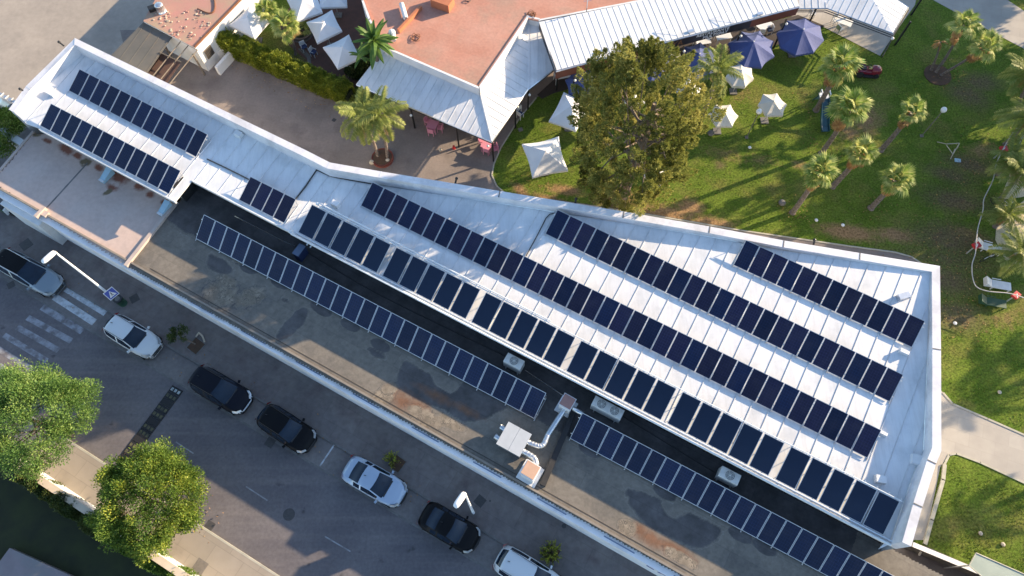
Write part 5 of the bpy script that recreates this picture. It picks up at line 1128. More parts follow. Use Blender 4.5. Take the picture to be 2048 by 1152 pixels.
def trunk_mesh(base, top, r0, r1, limbs, mt, name='trunk', parent=None, bend=.2, seed=0):
    rnd = random.Random(seed); mb = MB(); b_, t_ = Vector(base), Vector(top); pts = []
    for i in range(6): k = i / 5; pts.append(b_.lerp(t_, k) + Vector((rnd.uniform(-1, 1), rnd.uniform(-1, 1), 0)) * bend * math.sin(k * 3.14))
    mb.tube([b_ + Vector((0, 0, -.1))] + pts, [r0 * 1.35] + [r0 + (r1 - r0) * i / 5 for i in range(6)], 9)
    for l in limbs:
        s_ = b_.lerp(t_, rnd.uniform(.35, .95)); e = Vector(l); mid = s_.lerp(e, .5) + Vector((0, 0, -.15)); mb.tube([s_, mid, e], [r1 * .7, r1 * .45, r1 * .12], 6)
    return mb.build(name, mt, parent, True)
def tree(name, label, base, h0, centre, rad, nclump, rclump, nleaf, ln, wd, lf, seed, r0=.2, group=None, **kw):
    t = thing(name, label, 'tree', base, 0, group)
    (V, Fc, tn), cs = crown(centre, rad, nclump, rclump, nleaf, ln, wd, seed, **kw)
    put('crown', np_mesh('crown', V, Fc, tn, LF[lf]), t)
    rnd = random.Random(seed); lim = [cs[i] for i in rnd.sample(range(len(cs)), min(16, len(cs)))]
    trunk_mesh(base, (centre[0], centre[1], centre[2] + rad[2] * .3), r0, r0 * .45, lim, M['bark'], 'trunk', t, .15, seed); return t
# big cypress-like conifer
b_ = P(1240, 408); shp = lambda z, a: (1.12 - .50 * max(0, z) ** 1.3 - .12 * max(0, -z)) * (1 + .13 * math.sin(3 * a + 1.2) + .08 * math.sin(7 * a))
def plume_crown(centre, rad, n, seed, nleaf):
    rng = np.random.default_rng(seed); az = rng.uniform(0, 6.283, n); zz = rng.uniform(-.93, .97, n) ** 1.0
    prof = np.interp(zz, [-1, -.75, -.35, .1, .45, .75, 1.0], [.30, .74, .96, 1.0, .86, .60, .22]) * (1 + .13 * np.sin(3 * az + 1.2) + .09 * np.sin(7 * az + zz * 5) + .07 * np.sin(11 * az))
    rr = prof * np.sqrt(rng.uniform(.30, 1.0, n)); rr = np.where(rng.random(n) < .6, prof * rng.uniform(.84, 1.16, n), rr)
    c = np.stack([np.cos(az) * rr * rad[0], np.sin(az) * rr * rad[1], zz * rad[2]], 1) + np.array(centre)
    ax = np.stack([np.cos(az) * .55, np.sin(az) * .55, np.full(n, 1.0)], 1) + rng.normal(0, .18, (n, 3)); ax /= np.linalg.norm(ax, axis=1)[:, None]
    L = rng.uniform(.6, 1.35, n); Rr = rng.uniform(.20, .36, n); tn = np.clip(.45 + .35 * np.sin(az * 2 + zz * 3) * rng.random(n) + rng.normal(0, .15, n), .05, .95)
    k = rng.integers(0, n, nleaf); t_ = rng.random(nleaf) ** .8; q = rng.normal(0, 1, (nleaf, 3)); q -= ax[k] * (q * ax[k]).sum(1)[:, None]; q /= np.linalg.norm(q, axis=1)[:, None]
    pos = c[k] + ax[k] * (t_ * L[k])[:, None] + q * (Rr[k] * np.sin(np.clip(t_ * 1.05, 0, 1) * 3.0 + .14) ** .8 * rng.uniform(.55, 1.05, nleaf))[:, None]
    return leaves(pos, ax[k] * 1.2 + q * .7, .19, .075, np.clip(tn[k] + .22 * (t_ - .5) + rng.normal(0, .1, nleaf), 0, 1), rng, .35), c
t = thing('cypress_tree', 'large feathery olive green conifer shading the parasols in front of the white parapet', 'tree', b_)
(V, Fc, T), cs = plume_crown((b_.x - .15, b_.y + .25, 8.3), (3.45, 3.8, 6.2), 560, 11, 122000)
put('crown', np_mesh('crown', V, Fc, T, LF['pine']), t)
trunk_mesh(b_, (b_.x + .6, b_.y + .1, 11.5), .42, .14, [tuple(cs[i]) for i in range(0, 560, 12)], M['bark'], 'trunk', t, .15, 5)
# lower left street trees
def c_at(px, py, z): v = P(px, py, z); return (v.x, v.y, z)
cc = c_at(62, 838, 4.3); tree('street_tree', 'light green feathery tree at the left edge over the white garden wall', (cc[0], cc[1], 0), 2, cc, (3.25, 3.1, 2.2), 250, .60, 62000, .15, .06, 'tree1', 21, .17, upbias=.6, low=-.5, group=None, shape=lambda z, a: 1 + .14 * math.sin(4 * a) + .1 * math.sin(9 * a + 2))
cc = c_at(298, 1000, 3.6); tree('street_tree', 'round bushy tree with yellow tufts on the sunlit pavement', (cc[0], cc[1], 0), 2, cc, (2.95, 2.95, 2.3), 220, .52, 62000, .15, .07, 'tree2', 22, .17, upbias=.6, low=-.5, yellow=.05, shape=lambda z, a: 1 + .10 * math.sin(5 * a + 1) + .08 * math.sin(11 * a))
cc = c_at(-8, 262, 3.4); tree('yard_tree', 'bright green bush-like tree cut by the left edge beside the pink roof', (cc[0], cc[1], 0), 2, cc, (1.5, 1.9, 1.7), 90, .45, 15000, .16, .08, 'fan', 23, .12, upbias=.5)
def hedge(name, label, p0, p1, wd, h, nleaf, lf, seed, z0=.1, wob=.18, tip=.14):
    rng = np.random.default_rng(seed); p0, p1 = np.array(p0), np.array(p1); d = p1 - p0; L = np.linalg.norm(d[:2]); d = d / L; q = np.array([d[1], -d[0], 0])
    k = rng.random(nleaf) * L; a = rng.uniform(-1, 1, nleaf); hh = h * (1 + wob * np.sin(k * 2.3) + wob * .7 * np.sin(k * 5.9 + 1)); ww = wd * .5 * (1 + wob * np.sin(k * 3.1 + 2))
    top = rng.random(nleaf) < .62; z = np.where(top, hh * np.sqrt(np.clip(1 - .55 * a * a, .1, 1)), rng.random(nleaf) * hh); y = np.where(top, a, np.sign(a) * (.85 + .2 * rng.random(nleaf))) * ww
    pos = p0 + np.outer(k, d) + np.outer(y, q); pos[:, 2] = z0 + z * rng.uniform(.88, 1.05, nleaf)
    tn = .42 + .25 * np.sin(k * 4.1) * np.sin(k * 1.7 + a * 2) + rng.normal(0, .16, nleaf); dirs = np.tile([0, 0, .7], (nleaf, 1)) + np.outer(y, q)
    V, Fc, T = leaves(pos, dirs, tip, tip * .5, np.clip(tn, 0, 1), rng, .6)
    t = thing(name, label, 'hedge', tuple(p0)); put('foliage', np_mesh('foliage', V, Fc, T, LF[lf]), t)
    mb = MB(); n = int(L / .7)
    for i in range(n + 1): s_ = p0 + d * (i * .7); mb.tube([(s_[0], s_[1], 0), (s_[0] + .1, s_[1], h * .7)], .05, 5)
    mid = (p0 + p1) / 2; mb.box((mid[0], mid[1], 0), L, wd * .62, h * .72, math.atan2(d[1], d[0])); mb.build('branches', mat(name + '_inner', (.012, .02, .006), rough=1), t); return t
a, b = P(447, 88, .6), P(702, 196, .6); a.z = b.z = 0
hedge('hedge', 'clipped golden green hedge along the courtyard below the white parasols', a, b, 1.25, 1.75, 60000, 'hedge', 31, wob=.09)
a, b = P(432, 101), P(705, 211); kerbrun('hedge_kerb', [a, b], .12, .12, M['kerbpale'])
a, b = P(55, 950, .8), P(210, 1060, .8); a.z = b.z = 0
hedge('hedge', 'dark climbing hedge behind the sunlit white wall, upper stretch', a, b, .9, 1.5, 14000, 'bush', 32)
a, b = P(210, 1060, .8), P(395, 1175, .8); a.z = b.z = 0
hedge('hedge', 'dark climbing hedge behind the white wall below the round tree', a, b, .9, 1.3, 14000, 'tree2', 33)
# garden wall at lower left
uw = -7.75
gw = thing('garden_wall', 'sunlit white garden wall with cream coping along the opposite pavement', 'wall', W(-27, uw, 0))
s = -45.0
while s < -14.6:
    c = W(s + 1.5, uw, 0); MB().box((c.x, c.y, 0), 2.994, .22, 1.55, A29).build('wall_panel', M['white'], gw)
    c = W(s + 1.5, uw - .09, 0); MB().box((c.x, c.y, 1.55), 2.994, .42, .07, A29).build('coping', M['cream'], gw); s += 3.0
c = W(-14.35, uw + .1, 0); MB().box((c.x, c.y, 0), .7, .7, 1.8, A29).box((c.x, c.y, 1.8), .8, .8, .08, A29).build('gate_pillar', M['white'], gw)
a, b, c, d = P(19, 1096, .5), P(152, 1156, .5), P(60, 1300, .5), P(-80, 1230, .5)
tag(MB().prism([xy(v) for v in (a, b, c, d)], 0.05, .5).build('patio_slab', mat('mauve_paving', (.26, .22, .23), (.21, .175, .185), .7, .85, .2, 20, c3=(.2, .2, .2), s3=.5)), 'mauve grey slab of a patio in the lower left corner', 'patio')

# ---- palms
def fan_frond(seed, pet=.68, fr=.74, nb=22):
    rng = random.Random(seed); mb = MB(); dro = rng.uniform(.15, .4); tb = rng.uniform(.2, .65)
    mb.tube([(0, 0, 0), (pet * .5, 0, .04), (pet, 0, -.02)], [.022, .016, .012], 4, 0)
    for i in range(nb):
        a = -2.1 + 4.2 * i / (nb - 1) + rng.uniform(-.03, .03); L = fr * (1 - .22 * abs(a) / 2.1) * rng.uniform(.85, 1.08); hw = .050 * fr / .6
        ca, sa = math.cos(a), math.sin(a); w0 = .5 * hw
        def q(r, off, z): return (pet + r * ca - off * sa, r * sa + off * ca, z)
        dz = -dro * .35 * L; dz2 = -dro * L * 1.2 - .05
        mb.add([q(.02, 0, 0), q(L * .55, -hw, dz - .012), q(L * .55, 0, dz + .025), q(L * .55, hw, dz - .012), q(L * .82, -w0 * .8, dz2 * .75), q(L * .82, w0 * .8, dz2 * .75), q(L, 0, dz2 - .03)],
               [(0, 1, 2), (0, 2, 3), (1, 4, 2), (2, 5, 3), (2, 4, 6), (2, 6, 5)], 0, min(1, tb + .35 * rng.random() + (.2 if abs(a) > 1.6 else 0)))
    return mb
FAN = [fan_frond(i).mesh('fan_frond', LF['fan'], False, True) for i in range(4)]
DRY = [fan_frond(10 + i, .5, .5, 16).mesh('dry_frond', LF['dry'], False, True) for i in range(3)]
def feather_frond(seed, L=2.2, nl=44, ll=.5, droop=.9, wd=.035):
    rng = random.Random(seed); mb = MB(); pts = []
    for i in range(9): k = i / 8; pts.append(Vector((L * (k - .12 * k * k), 0, L * (.28 * k - droop * .55 * k * k))))
    mb.tube(pts, [.035 * (1 - .85 * i / 8) for i in range(9)], 5, 0)
    for j in range(nl):
        k = .14 + .86 * j / nl; f_ = k * 8; i = min(7, int(f_)); p = pts[i].lerp(pts[i + 1], f_ - i); d = (pts[i + 1] - pts[i]).normalized()
        l_ = ll * (math.sin(.35 + k * 2.5) ** .7) * rng.uniform(.85, 1.15)
        for sd_ in (-1, 1):
            o_ = Vector((.45, sd_ * 1.0, rng.uniform(-.35, .25))).normalized(); o_ = (d * o_.x + Vector((0, 1, 0)) * o_.y + Vector((0, 0, 1)) * o_.z) * l_
            tipz = Vector((0, 0, -l_ * .35)); wv = d * wd; m_ = p + o_ * .5 + Vector((0, 0, .01))
            mb.add([p, m_ - wv, p + o_ + tipz, m_ + wv], [(0, 1, 2, 3)], 0, min(1, .3 + .3 * rng.random() + .25 * k))
    return mb
FEA = [feather_frond(i, ll=.62, droop=.75 + .18 * i).mesh('feather_frond', LF['feather'], False, True) for i in range(4)]
FEAD = [feather_frond(20, 1.8, 34, .4, 1.6).mesh('dry_frond', LF['dry'], False, True)]
def trunk_palm(t, base, top, r0, r1, name='trunk'):
    mb = MB(); b_, e = Vector(base), Vector(top); n = max(5, int((e - b_).length / .22)); pts = []; rs = []
    for i in range(n + 1): k = i / n; pts.append(b_.lerp(e, k) + Vector((.12 * math.sin(k * 3), .08 * math.sin(k * 2.5 + 1), 0))); rs.append((r0 + (r1 - r0) * k) * (1.0 if i % 2 else 1.13) * (1.2 if i == 0 else 1))
    mb.tube(pts, rs, 10); return mb.build(name, M['palmbark'], t, True)
def add_fronds(t, top, meshes, n, seed, el0, el1, scale, name, az0=0.0, az1=6.283):
    rnd = random.Random(seed)
    for i in range(n):
        k = i / max(1, n - 1); az = az0 + (az1 - az0) * ((i * .618034) % 1) + rnd.uniform(-.15, .15); el = el0 + (el1 - el0) * k + rnd.uniform(-.12, .12)
        o = put(name, meshes[rnd.randrange(len(meshes))], t, False); s_ = scale * rnd.uniform(.82, 1.12); o.scale = (s_, s_, s_)
        o.rotation_euler = (rnd.uniform(-.3, .3), -el, az); o.location = Vector(top) - Vector(t.location) + Vector((0, 0, -.12 * (1 - k) if el0 < el1 else -.1 * k))
def fan_palm(base, crownpx, hgt, label, r=.17, n=24, nd=9, sc_=1.0, seed=0, name='fan_palm'):
    n = int(n * .8)
    b_ = P(*base); c = P(crownpx[0], crownpx[1], hgt); t = thing(name, label, 'palm tree', b_, 0, 'fan palms in the garden')
    trunk_palm(t, b_, c + Vector((0, 0, -.15)), r, r * .72)
    add_fronds(t, c, FAN, n, seed, 1.35, -.25, sc_, 'frond'); add_fronds(t, c + Vector((0, 0, -.3)), DRY, nd, seed + 50, -.35, -1.2, sc_ * 1.1, 'dry_frond')
    k_ = c.lerp(b_, .2); add_fronds(t, k_, DRY, nd, seed + 70, -1.0, -1.4, sc_, 'dry_frond')
fan_palm((1632, 222), (1678, 130), 6.0, 'tall fan palm with large pale crown beside the teal slide', .2, 26, 12, 1.12, 1)
fan_palm((1643, 308), (1700, 217), 5.7, 'fan palm with its crown right of the slide and a long bare trunk', .19, 28, 9, 1.15, 2)
fan_palm((1585, 427), (1639, 342), 5.3, 'fan palm leaning right closest to the white parapet, with a brown skirt', .19, 22, 10, 1.0, 3)
fan_palm((1665, 375), (1723, 306), 4.4, 'fan palm with orange dry fronds between two thick trunks', .2, 20, 12, .95, 4)
fan_palm((1742, 418), (1792, 358), 3.9, 'short fan palm with pale thick trunk, furthest right of the lower three', .2, 20, 6, 1.0, 5)
fan_palm((1762, 302), (1825, 222), 4.9, 'fan palm with small bright crown above a hanging brown skirt', .19, 13, 14, .82, 6)
fan_palm((1872, 146), (1930, 47), 5.8, 'slender fan palm at the top right, left one of the clump', .1, 18, 5, .95, 7)
fan_palm((1882, 152), (1972, 92), 5.2, 'slender leaning fan palm at the top right, right one of the clump', .1, 17, 6, .9, 8)
t = thing('dead_palm', 'dead palm stem with a few bare reddish fronds in the top right clump', 'palm tree', P(1862, 142)); b_ = P(1862, 142); c = P(1880, 84, 3.8)
trunk_palm(t, b_, c, .1, .05); add_fronds(t, c, FEAD, 6, 3, .3, -.8, .38, 'dry_frond')
t = thing('young_palm', 'small yellow-tipped palm crown in the top right clump', 'palm tree', P(1885, 130)); b_ = P(1885, 130); c = P(1905, 87, 2.6); trunk_palm(t, b_, c, .07, .05); add_fronds(t, c, FAN, 10, 9, 1.3, -.2, .5, 'frond')
q_ = P(1875, 150); tag(MB().cyl((q_.x, q_.y, 0), 1.1, .05, 16).build('tree_bed', M['soil']), 'brown mulch bed under the top right palm clump', 'planting bed')
def feather_palm(base, crownpx, hgt, label, n=16, sc_=1.0, seed=0, r=.17, nd=3, el=(1.2, -.5), grp='feather palms'):
    b_ = P(*base); c = P(crownpx[0], crownpx[1], hgt); t = thing('feather_palm', label, 'palm tree', b_, 0, grp)
    trunk_palm(t, b_, c, r, r * .7); add_fronds(t, c + Vector((0, 0, .1)), FEA, n, seed, el[0], el[1], sc_, 'frond')
    if nd: add_fronds(t, c, FEAD, nd, seed + 9, -.6, -1.3, sc_ * .9, 'dry_frond')
feather_palm((1400, 245), (1434, 143), 5.6, 'leaning feather palm with upright dry-tipped fronds right of the cypress', 13, .98, 41, .17, 2, (1.3, -.2))
feather_palm((757, 318), (722, 232), 4.3, 'arching feather palm in the courtyard, left stem of the pair', 13, 1.05, 42, .12, 3, (1.1, -.75))
feather_palm((775, 320), (757, 230), 4.6, 'arching feather palm in the courtyard, right stem with a hanging dead frond', 13, 1.05, 43, .12, 7, (1.1, -.75))
q_ = P(766, 318); t = thing('planter', 'round red planter at the foot of the courtyard palms', 'planter', q_)
MB().cyl((0, 0, 0), .85, .25, 20).build('rim', M['redbrick'], t, True, wc=False); MB().cyl((0, 0, .245), .72, .02, 20).build('planter_soil', M['soil'], t, wc=False)
for px, py, lab in [(743, 323, 'pale square stone left of the red planter'), (775, 320, 'pale round stone in the red planter')]: q_ = P(px, py, .25); tag(MB().ball((q_.x, q_.y, .15), .22, 8, 0, .8).build('pale_stone', M['stone']), lab, 'stone')
fan_palm((591, 110), (572, 50), 3.4, 'fan palm with thin trunk between the hedge and the round planter', .1, 26, 5, .95, 12)
fan_palm((560, 60), (535, 22), 2.8, 'low fan palm beside the top left white parasol', .1, 22, 2, .85, 13)
fan_palm((610, 70), (600, 56), 1.2, 'small golden fan palm growing in the round walled bed', .08, 14, 0, .75, 14)
q_ = P(603, 68); t = thing('round_bed', 'round walled bed of pale masonry beside the brick terrace', 'planter', q_); MB().cyl((0, 0, 0), 1.0, .4, 24).build('wall_ring', M['court'], t, True, wc=False); MB().cyl((0, 0, .395), .8, .02, 20).build('bed_soil', M['darkground'], t, wc=False)
# right edge feather palms
for i, (bp, cpx, h_, n_, s_) in enumerate([((2030, 235), (2052, 150), 5.0, 16, 1.0), ((2010, 290), (2062, 232), 4.6, 15, .95), ((2000, 400), (2040, 345), 3.6, 16, .95), ((1990, 455), (2012, 432), 2.2, 14, .75), ((2010, 540), (2040, 505), 3.0, 15, .85), ((1995, 350), (2022, 318), 3.0, 12, .8)]):
    feather_palm(bp, cpx, h_, ['feather palm crown cut by the right edge at the top', 'yellowing feather palm at the right edge above the coin ride', 'feather palm between the two sand patches at the right edge', 'low feather palm at the left tip of the sand patch',
                               'feather palm over the lower side of the sand by the loungers', 'feather palm above the upper sand with rope passing under it'][i], n_, s_, 60 + i, .14, 2, (1.2, -.4), 'feather palms along the right edge')
# palms and trees standing just right of the picture; their long shadows cross the garden
OV = lambda s_, v_: (s_ * math.cos(R(SUN_AZ)) - v_ * math.sin(R(SUN_AZ)), s_ * math.sin(R(SUN_AZ)) + v_ * math.cos(R(SUN_AZ)))
for i, (s_, v_, h_, k_) in enumerate([(51, .3, 6, .9), (47, -5.6, 6.5, 1.0), (60, 19.2, 6.5, 1.0), (56, 2.2, 6.5, .9)]):
    x_, y_ = OV(s_, v_); b_ = Vector((x_, y_, 0)); t = thing('feather_palm', ['tall feather palm outside the view level with the right hand lawn', 'tall feather palm outside the view level with the lower right lawn', 'tall feather palm outside the view level with the upper globe lamp', 'tall feather palm outside the view just below the loungers'][i], 'palm tree', b_, 0, 'palms beyond the right edge'); trunk_palm(t, b_, b_ + Vector((.3, .2, h_)), .2, .15)
    add_fronds(t, b_ + Vector((.3, .2, h_)), FEA, 16, 80 + i, 1.2, -.6, k_, 'frond')
for i, (s_, v_, z_, r_) in enumerate([(64, 24.0, 5.8, 4.6), (57, 15.0, 5.6, 3.9), (52.5, 8.2, 4.2, 2.0), (72, 30.5, 6.5, 3.5)]):
    x_, y_ = OV(s_, v_); tree('shade_tree', ['broad leafy tree outside the view beyond the slender palm clump', 'broad leafy tree outside the view beyond the upper sand patch', 'smaller leafy tree outside the view beyond the loungers', 'broad leafy tree outside the view beyond the upper path'][i], (x_, y_, 0), 3, (x_, y_, z_), (r_, r_, r_ * .65), 140, .9, 20000, .34, .2, 'bush', 90 + i, .3, group='trees beyond the right edge', low=-.6)
# banana plant
def banana_leaf(seed):
    rng = random.Random(seed); mb = MB(); L = 1.9; n = 12; rows = []; dr = rng.uniform(.7, 1.2)
    for i in range(n + 1):
        k = i / n; x = L * (k - .15 * k * k); z = L * (.35 * k - dr * .5 * k * k); w_ = .20 * math.sin(min(1, max(0, (k - .1) / .9)) ** .6 * math.pi) ** .7 if k > .12 else .015
        rows.append([(x, -w_, z - w_ * .35), (x, 0, z), (x, w_, z - w_ * .35)])
    for i in range(n):
        for s_ in (0, 1):
            j = rng.uniform(-.02, .02); mb.add([rows[i][s_], rows[i][s_ + 1], rows[i + 1][s_ + 1], rows[i + 1][s_]], [(0, 1, 2, 3)], 0, .3 + .35 * rng.random())
    mb.tube([r_[1] for r_ in rows], [.03 * (1 - .8 * i / n) for i in range(n + 1)], 5, 0); return mb
BAN = [banana_leaf(i).mesh('banana_leaf', LF['banana'], False, True) for i in range(4)]
c = P(748, 82, 4.9); b_ = Vector((c.x - .25, c.y - .3, 0)); t = thing('banana_plant', 'large banana plant with broad paddle leaves at the corner of the salmon building', 'plant', b_)
MB().tube([b_, c], [.22, .12], 10).build('stem', M['bark'], t, True); add_fronds(t, c, BAN, 26, 5, 1.15, -.55, 1.2, 'leaf'); c2 = P(722, 112, 3.0); add_fronds(t, c2, BAN, 9, 6, 1.0, -.3, .7, 'leaf')
# bushes under the banana
(V, Fc, T), _ = crown(tuple(P(725, 130, .8)), (1.5, .9, .8), 40, .35, 9000, .2, .1, 66); t = thing('garden_shrub', 'dark shrub below the banana plant beside the canopy corner', 'shrub', P(725, 135)); put('foliage', np_mesh('foliage', V, Fc, T, LF['bush']), t); MB().cyl(P(725, 138), .08, .8, 6).build('stem', M['bark'], t)
(V, Fc, T), _ = crown(tuple(P(728, 205, .5)), (1.0, .6, .5), 30, .25, 5000, .16, .08, 67); t = thing('garden_shrub', 'yellowish shrub at the lower end of the hedge', 'shrub', P(728, 208)); put('foliage', np_mesh('foliage', V, Fc, T, LF['feather']), t); MB().cyl(P(728, 210), .06, .4, 6).build('stem', M['bark'], t)

# ================================================================== STREET: CARS, LAMPS, PITS
def car(label, rear, front, paint, kind, roofmat=None, rearglass=False, name='parked_car', glowing=False, width=1.80, height=1.52, length=None):
    a, b = P(rear[0], rear[1], .6), P(front[0], front[1], .6); d = b - a; L = length or d.length; d.normalize(); mid = a + d * (L / 2); rz = math.atan2(d.y, d.x)
    t = thing(name, label, 'car', (mid.x, mid.y, 0.0), rz, 'cars parked along the kerb')
    hw0 = width / 2; S = 40
    def interp(tab, x):
        for i in range(len(tab) - 1):
            if x <= tab[i + 1][0]:
                k = (x - tab[i][0]) / (tab[i + 1][0] - tab[i][0]); k = k * k * (3 - 2 * k) * .5 + k * .5; return tab[i][1] + (tab[i + 1][1] - tab[i][1]) * k
        return tab[-1][1]
    HWT = [(0, .60), (.015, .74), (.05, .87), (.12, .95), (.25, .99), (.5, 1), (.75, .985), (.87, .93), (.94, .82), (.98, .66), (1, .50)]
    if kind == 'sedan':
        HT = [(0, .62), (.02, .86), (.08, 1.00), (.15, 1.05), (.33, height - .08), (.42, height), (.56, height - .03), (.755, 1.00), (.85, .92), (.95, .78), (.985, .62), (1, .50)]; wr, ww = (.15, .33), (.56, .755)
    elif kind == 'mpv':
        HT = [(0, .75), (.012, 1.1), (.04, 1.45), (.09, height - .02), (.35, height), (.52, height - .02), (.78, 1.10), (.88, .95), (.95, .80), (.985, .64), (1, .5)]; wr, ww = (.012, .075), (.52, .765)
    else:
        HT = [(0, .75), (.015, 1.02), (.05, 1.30), (.12, height - .04), (.35, height), (.54, height - .03), (.745, 1.05), (.85, .97), (.94, .82), (.985, .64), (1, .5)]; wr, ww = (.02, .10), (.54, .745)
    BT = [(0, .62), (.03, .86), (.2, .95), (.6, .93), (.76, .93), (.9, .80), (1, .48)]
    RWT = [(0, .50), (.05, .60), (.14, .70), (.35, .73), (.55, .71), (.74, .80), (.85, .80), (.94, .68), (1, .4)]
    body, glass_s, glass_w, glass_r, roof = MB(), {}, MB(), MB(), MB(); rows = []
    ts = sorted(set([i / S for i in range(S + 1)] + [.008, .015, .97, .985, .993, wr[0], wr[1], ww[0], ww[1], .16, .60]))
    for x in ts:
        hw = interp(HWT, x) * hw0; h = interp(HT, x); bl = min(interp(BT, x), h - .01); rw = min(interp(RWT, x) * hw0, hw * .93); X = (x - .5) * L
        bow = .10 * (1 - ((x - .5) * 2) ** 2) if False else 0
        half = [(hw * .95, .20), (hw, .45), (hw * 1.0, bl * .82), (hw * .965, bl), (hw * .94 if h > bl + .15 else hw * .93, bl + .015 if h > bl + .05 else min(bl + .01, h)), (rw, h - .05 if h > bl + .15 else h - .012), (rw * .91, h - .018), (rw * .5, h), (0, h + .008)]
        cv = -.16 if (ww[0] - .02 <= x <= .97) else (.10 if x < wr[1] + .02 else 0)   # bowed glass and bonnet edges
        row = [(X, y, z) for y, z in half] + [(X, -y, z) for y, z in half[-2::-1]]
        row = [(p[0] + (cv * (abs(p[1]) / hw0) ** 2 * (1 if i > 2 and i < len(row) - 3 else .4)), p[1], p[2]) for i, p in enumerate(row)]; rows.append((x, h, bl, row))
    n = len(rows[0][3])
    for i in range(len(rows) - 1):
        x0, h0, b0, r0 = rows[i]; x1, h1, b1, r1 = rows[i + 1]; xm = (x0 + x1) / 2
        for k in range(n - 1):
            kk = min(k, n - 2 - k); tgt = body; q = [r0[k], r1[k], r1[k + 1], r0[k + 1]]
            if kk == 4 and xm > wr[0] + .09 and xm < ww[1] - .05 and min(h0 - b0, h1 - b1) > .16 and not (.385 < xm < .405): tgt = glass_s.setdefault((k > n // 2, xm > .395), MB())
            elif kk >= 6 and ww[0] < xm < ww[1]: tgt = glass_w
            elif kk >= 6 and wr[0] < xm < wr[1]: tgt = glass_r
            elif kk >= 6 and wr[1] < xm < ww[0] and roofmat: tgt = roof
            tgt.add(q, [(3, 2, 1, 0)])
    def wel(mb, nm, mt):
        if not mb.f: return
        o = mb.build(nm, mt, t, True, wc=False); import bmesh
        bm = bmesh.new(); bm.from_mesh(o.data); bmesh.ops.remove_doubles(bm, verts=bm.verts, dist=.0005); bm.to_mesh(o.data); bm.free(); return o
    # close ends
    for (x, h, bl, row), fl in ((rows[0], 1), (rows[-1], 0)): body.add(row, [tuple(range(n)) if fl else tuple(range(n - 1, -1, -1))])
    wel(body, 'body', paint); [wel(g_, 'side_window', M['glass']) for g_ in glass_s.values()]; wel(glass_w, 'windscreen', M['glass']); wel(glass_r, 'rear_window', M['glass']); wel(roof, 'roof_panel', roofmat or paint)
    for s_ in (-1, 1):
        for xx in (-.30, .31):
            w_ = MB(); w_.tube([(xx * L, s_ * (hw0 - .20), .32), (xx * L, s_ * (hw0 + .004), .32)], .32, 16); wo_ = w_.build('wheel', M['tyre'], t, wc=False)
            MB().tube([(xx * L, s_ * (hw0 - .05), .32), (xx * L, s_ * (hw0 + .012), .32)], .20, 12).build('rim', M['rim'], wo_, wc=False)
        mx = (ww[1] - .5) * L - .28; MB().box((mx, s_ * (hw0 + .10), .93), .13, .20, .13, s_ * .25, 0, .8).build('mirror', paint, t, wc=False)
        hl = MB(); X = .5 * L; hl.add([(X - .50, s_ * hw0 * .83, .845), (X - .26, s_ * hw0 * .70, .79), (X - .13, s_ * hw0 * .46, .725), (X - .04, s_ * hw0 * .50, .62), (X - .18, s_ * hw0 * .80, .64), (X - .40, s_ * hw0 * .92, .72)], [(0, 1, 2, 3, 4, 5) if s_ > 0 else (5, 4, 3, 2, 1, 0)])
        hl.v = [(p[0] - .16 * .4 * (abs(p[1]) / hw0) ** 2 + .035, p[1] * 1.02, p[2] + .03) for p in hl.v]; hl.build('headlight', M['headlight'] if glowing else mat_dim, t, wc=False)
        X = -.5 * L; tl_ = MB(); tl_.add([(X + .03, s_ * hw0 * .55, .80), (X + .02, s_ * hw0 * .72, .80), (X + .22, s_ * hw0 * .93, .93), (X + .24, s_ * hw0 * .9, 1.04), (X + .08, s_ * hw0 * .72, 1.0), (X + .05, s_ * hw0 * .6, .98)], [(0, 1, 2, 3, 4, 5) if s_ < 0 else (5, 4, 3, 2, 1, 0)])
        tl_.v = [(p[0] - .02, p[1] * 1.03, p[2]) for p in tl_.v]; tl_.build('taillight', M['taillight'], t, wc=False)
        if kind != 'sedan': MB().tube([(-.36 * L, s_ * hw0 * .66, height + .0), (-.33 * L, s_ * hw0 * .67, height + .035), (.02 * L, s_ * hw0 * .66, height + .03), (.05 * L, s_ * hw0 * .65, height - .01)], .018, 5).build('roof_rail', M['alu'] if roofmat else M['plasticdark'], t, wc=False)
    X = .5 * L; g = MB(); g.tube([(X - .16, -.70 * hw0, .50), (X - .02, -.4 * hw0, .52), (X + .0, 0, .53), (X - .02, .4 * hw0, .52), (X - .16, .70 * hw0, .50)], .045, 6); g.build('grille', M['headlight'] if glowing else M['plasticdark'], t, wc=False)
    MB().tube([(X - .26, -.78 * hw0, .34), (X - .03, -.4 * hw0, .34), (X + .0, 0, .34), (X - .03, .4 * hw0, .34), (X - .26, .78 * hw0, .34)], .07, 6).build('bumper_strip', M['plasticdark'], t, wc=False)
    X = (ww[1] - .5) * L; MB().box((X - .02, 0, interp(HT, ww[1]) + .002), .10, hw0 * 1.2, .012).build('wiper_cowl', M['plasticdark'], t, wc=False)
    MB().box((-.33 * L if kind != 'sedan' else -.12 * L, 0, height + .005), .14, .03, .06, .3).build('aerial', M['plasticdark'], t, wc=False); return t
mat_dim = mat('headlight_dim', (.28, .30, .32), rough=.1, coat=.6)
cw = carpaint('white_car_paint', (.56, .59, .61)); csil = carpaint('silver_car_paint', (.20, .25, .29), metal=.3); cblk = mat('black_car_paint', (.003, .003, .004), rough=.45, spec=.18); cnav = mat('dark_navy_car_paint', (.003, .004, .010), rough=.45, spec=.2)
cblu = carpaint('pale_blue_silver_paint', (.36, .44, .55), metal=.3)
blkroof = mat('glass_roof_black', (.003, .003, .004), rough=.3, spec=.15)
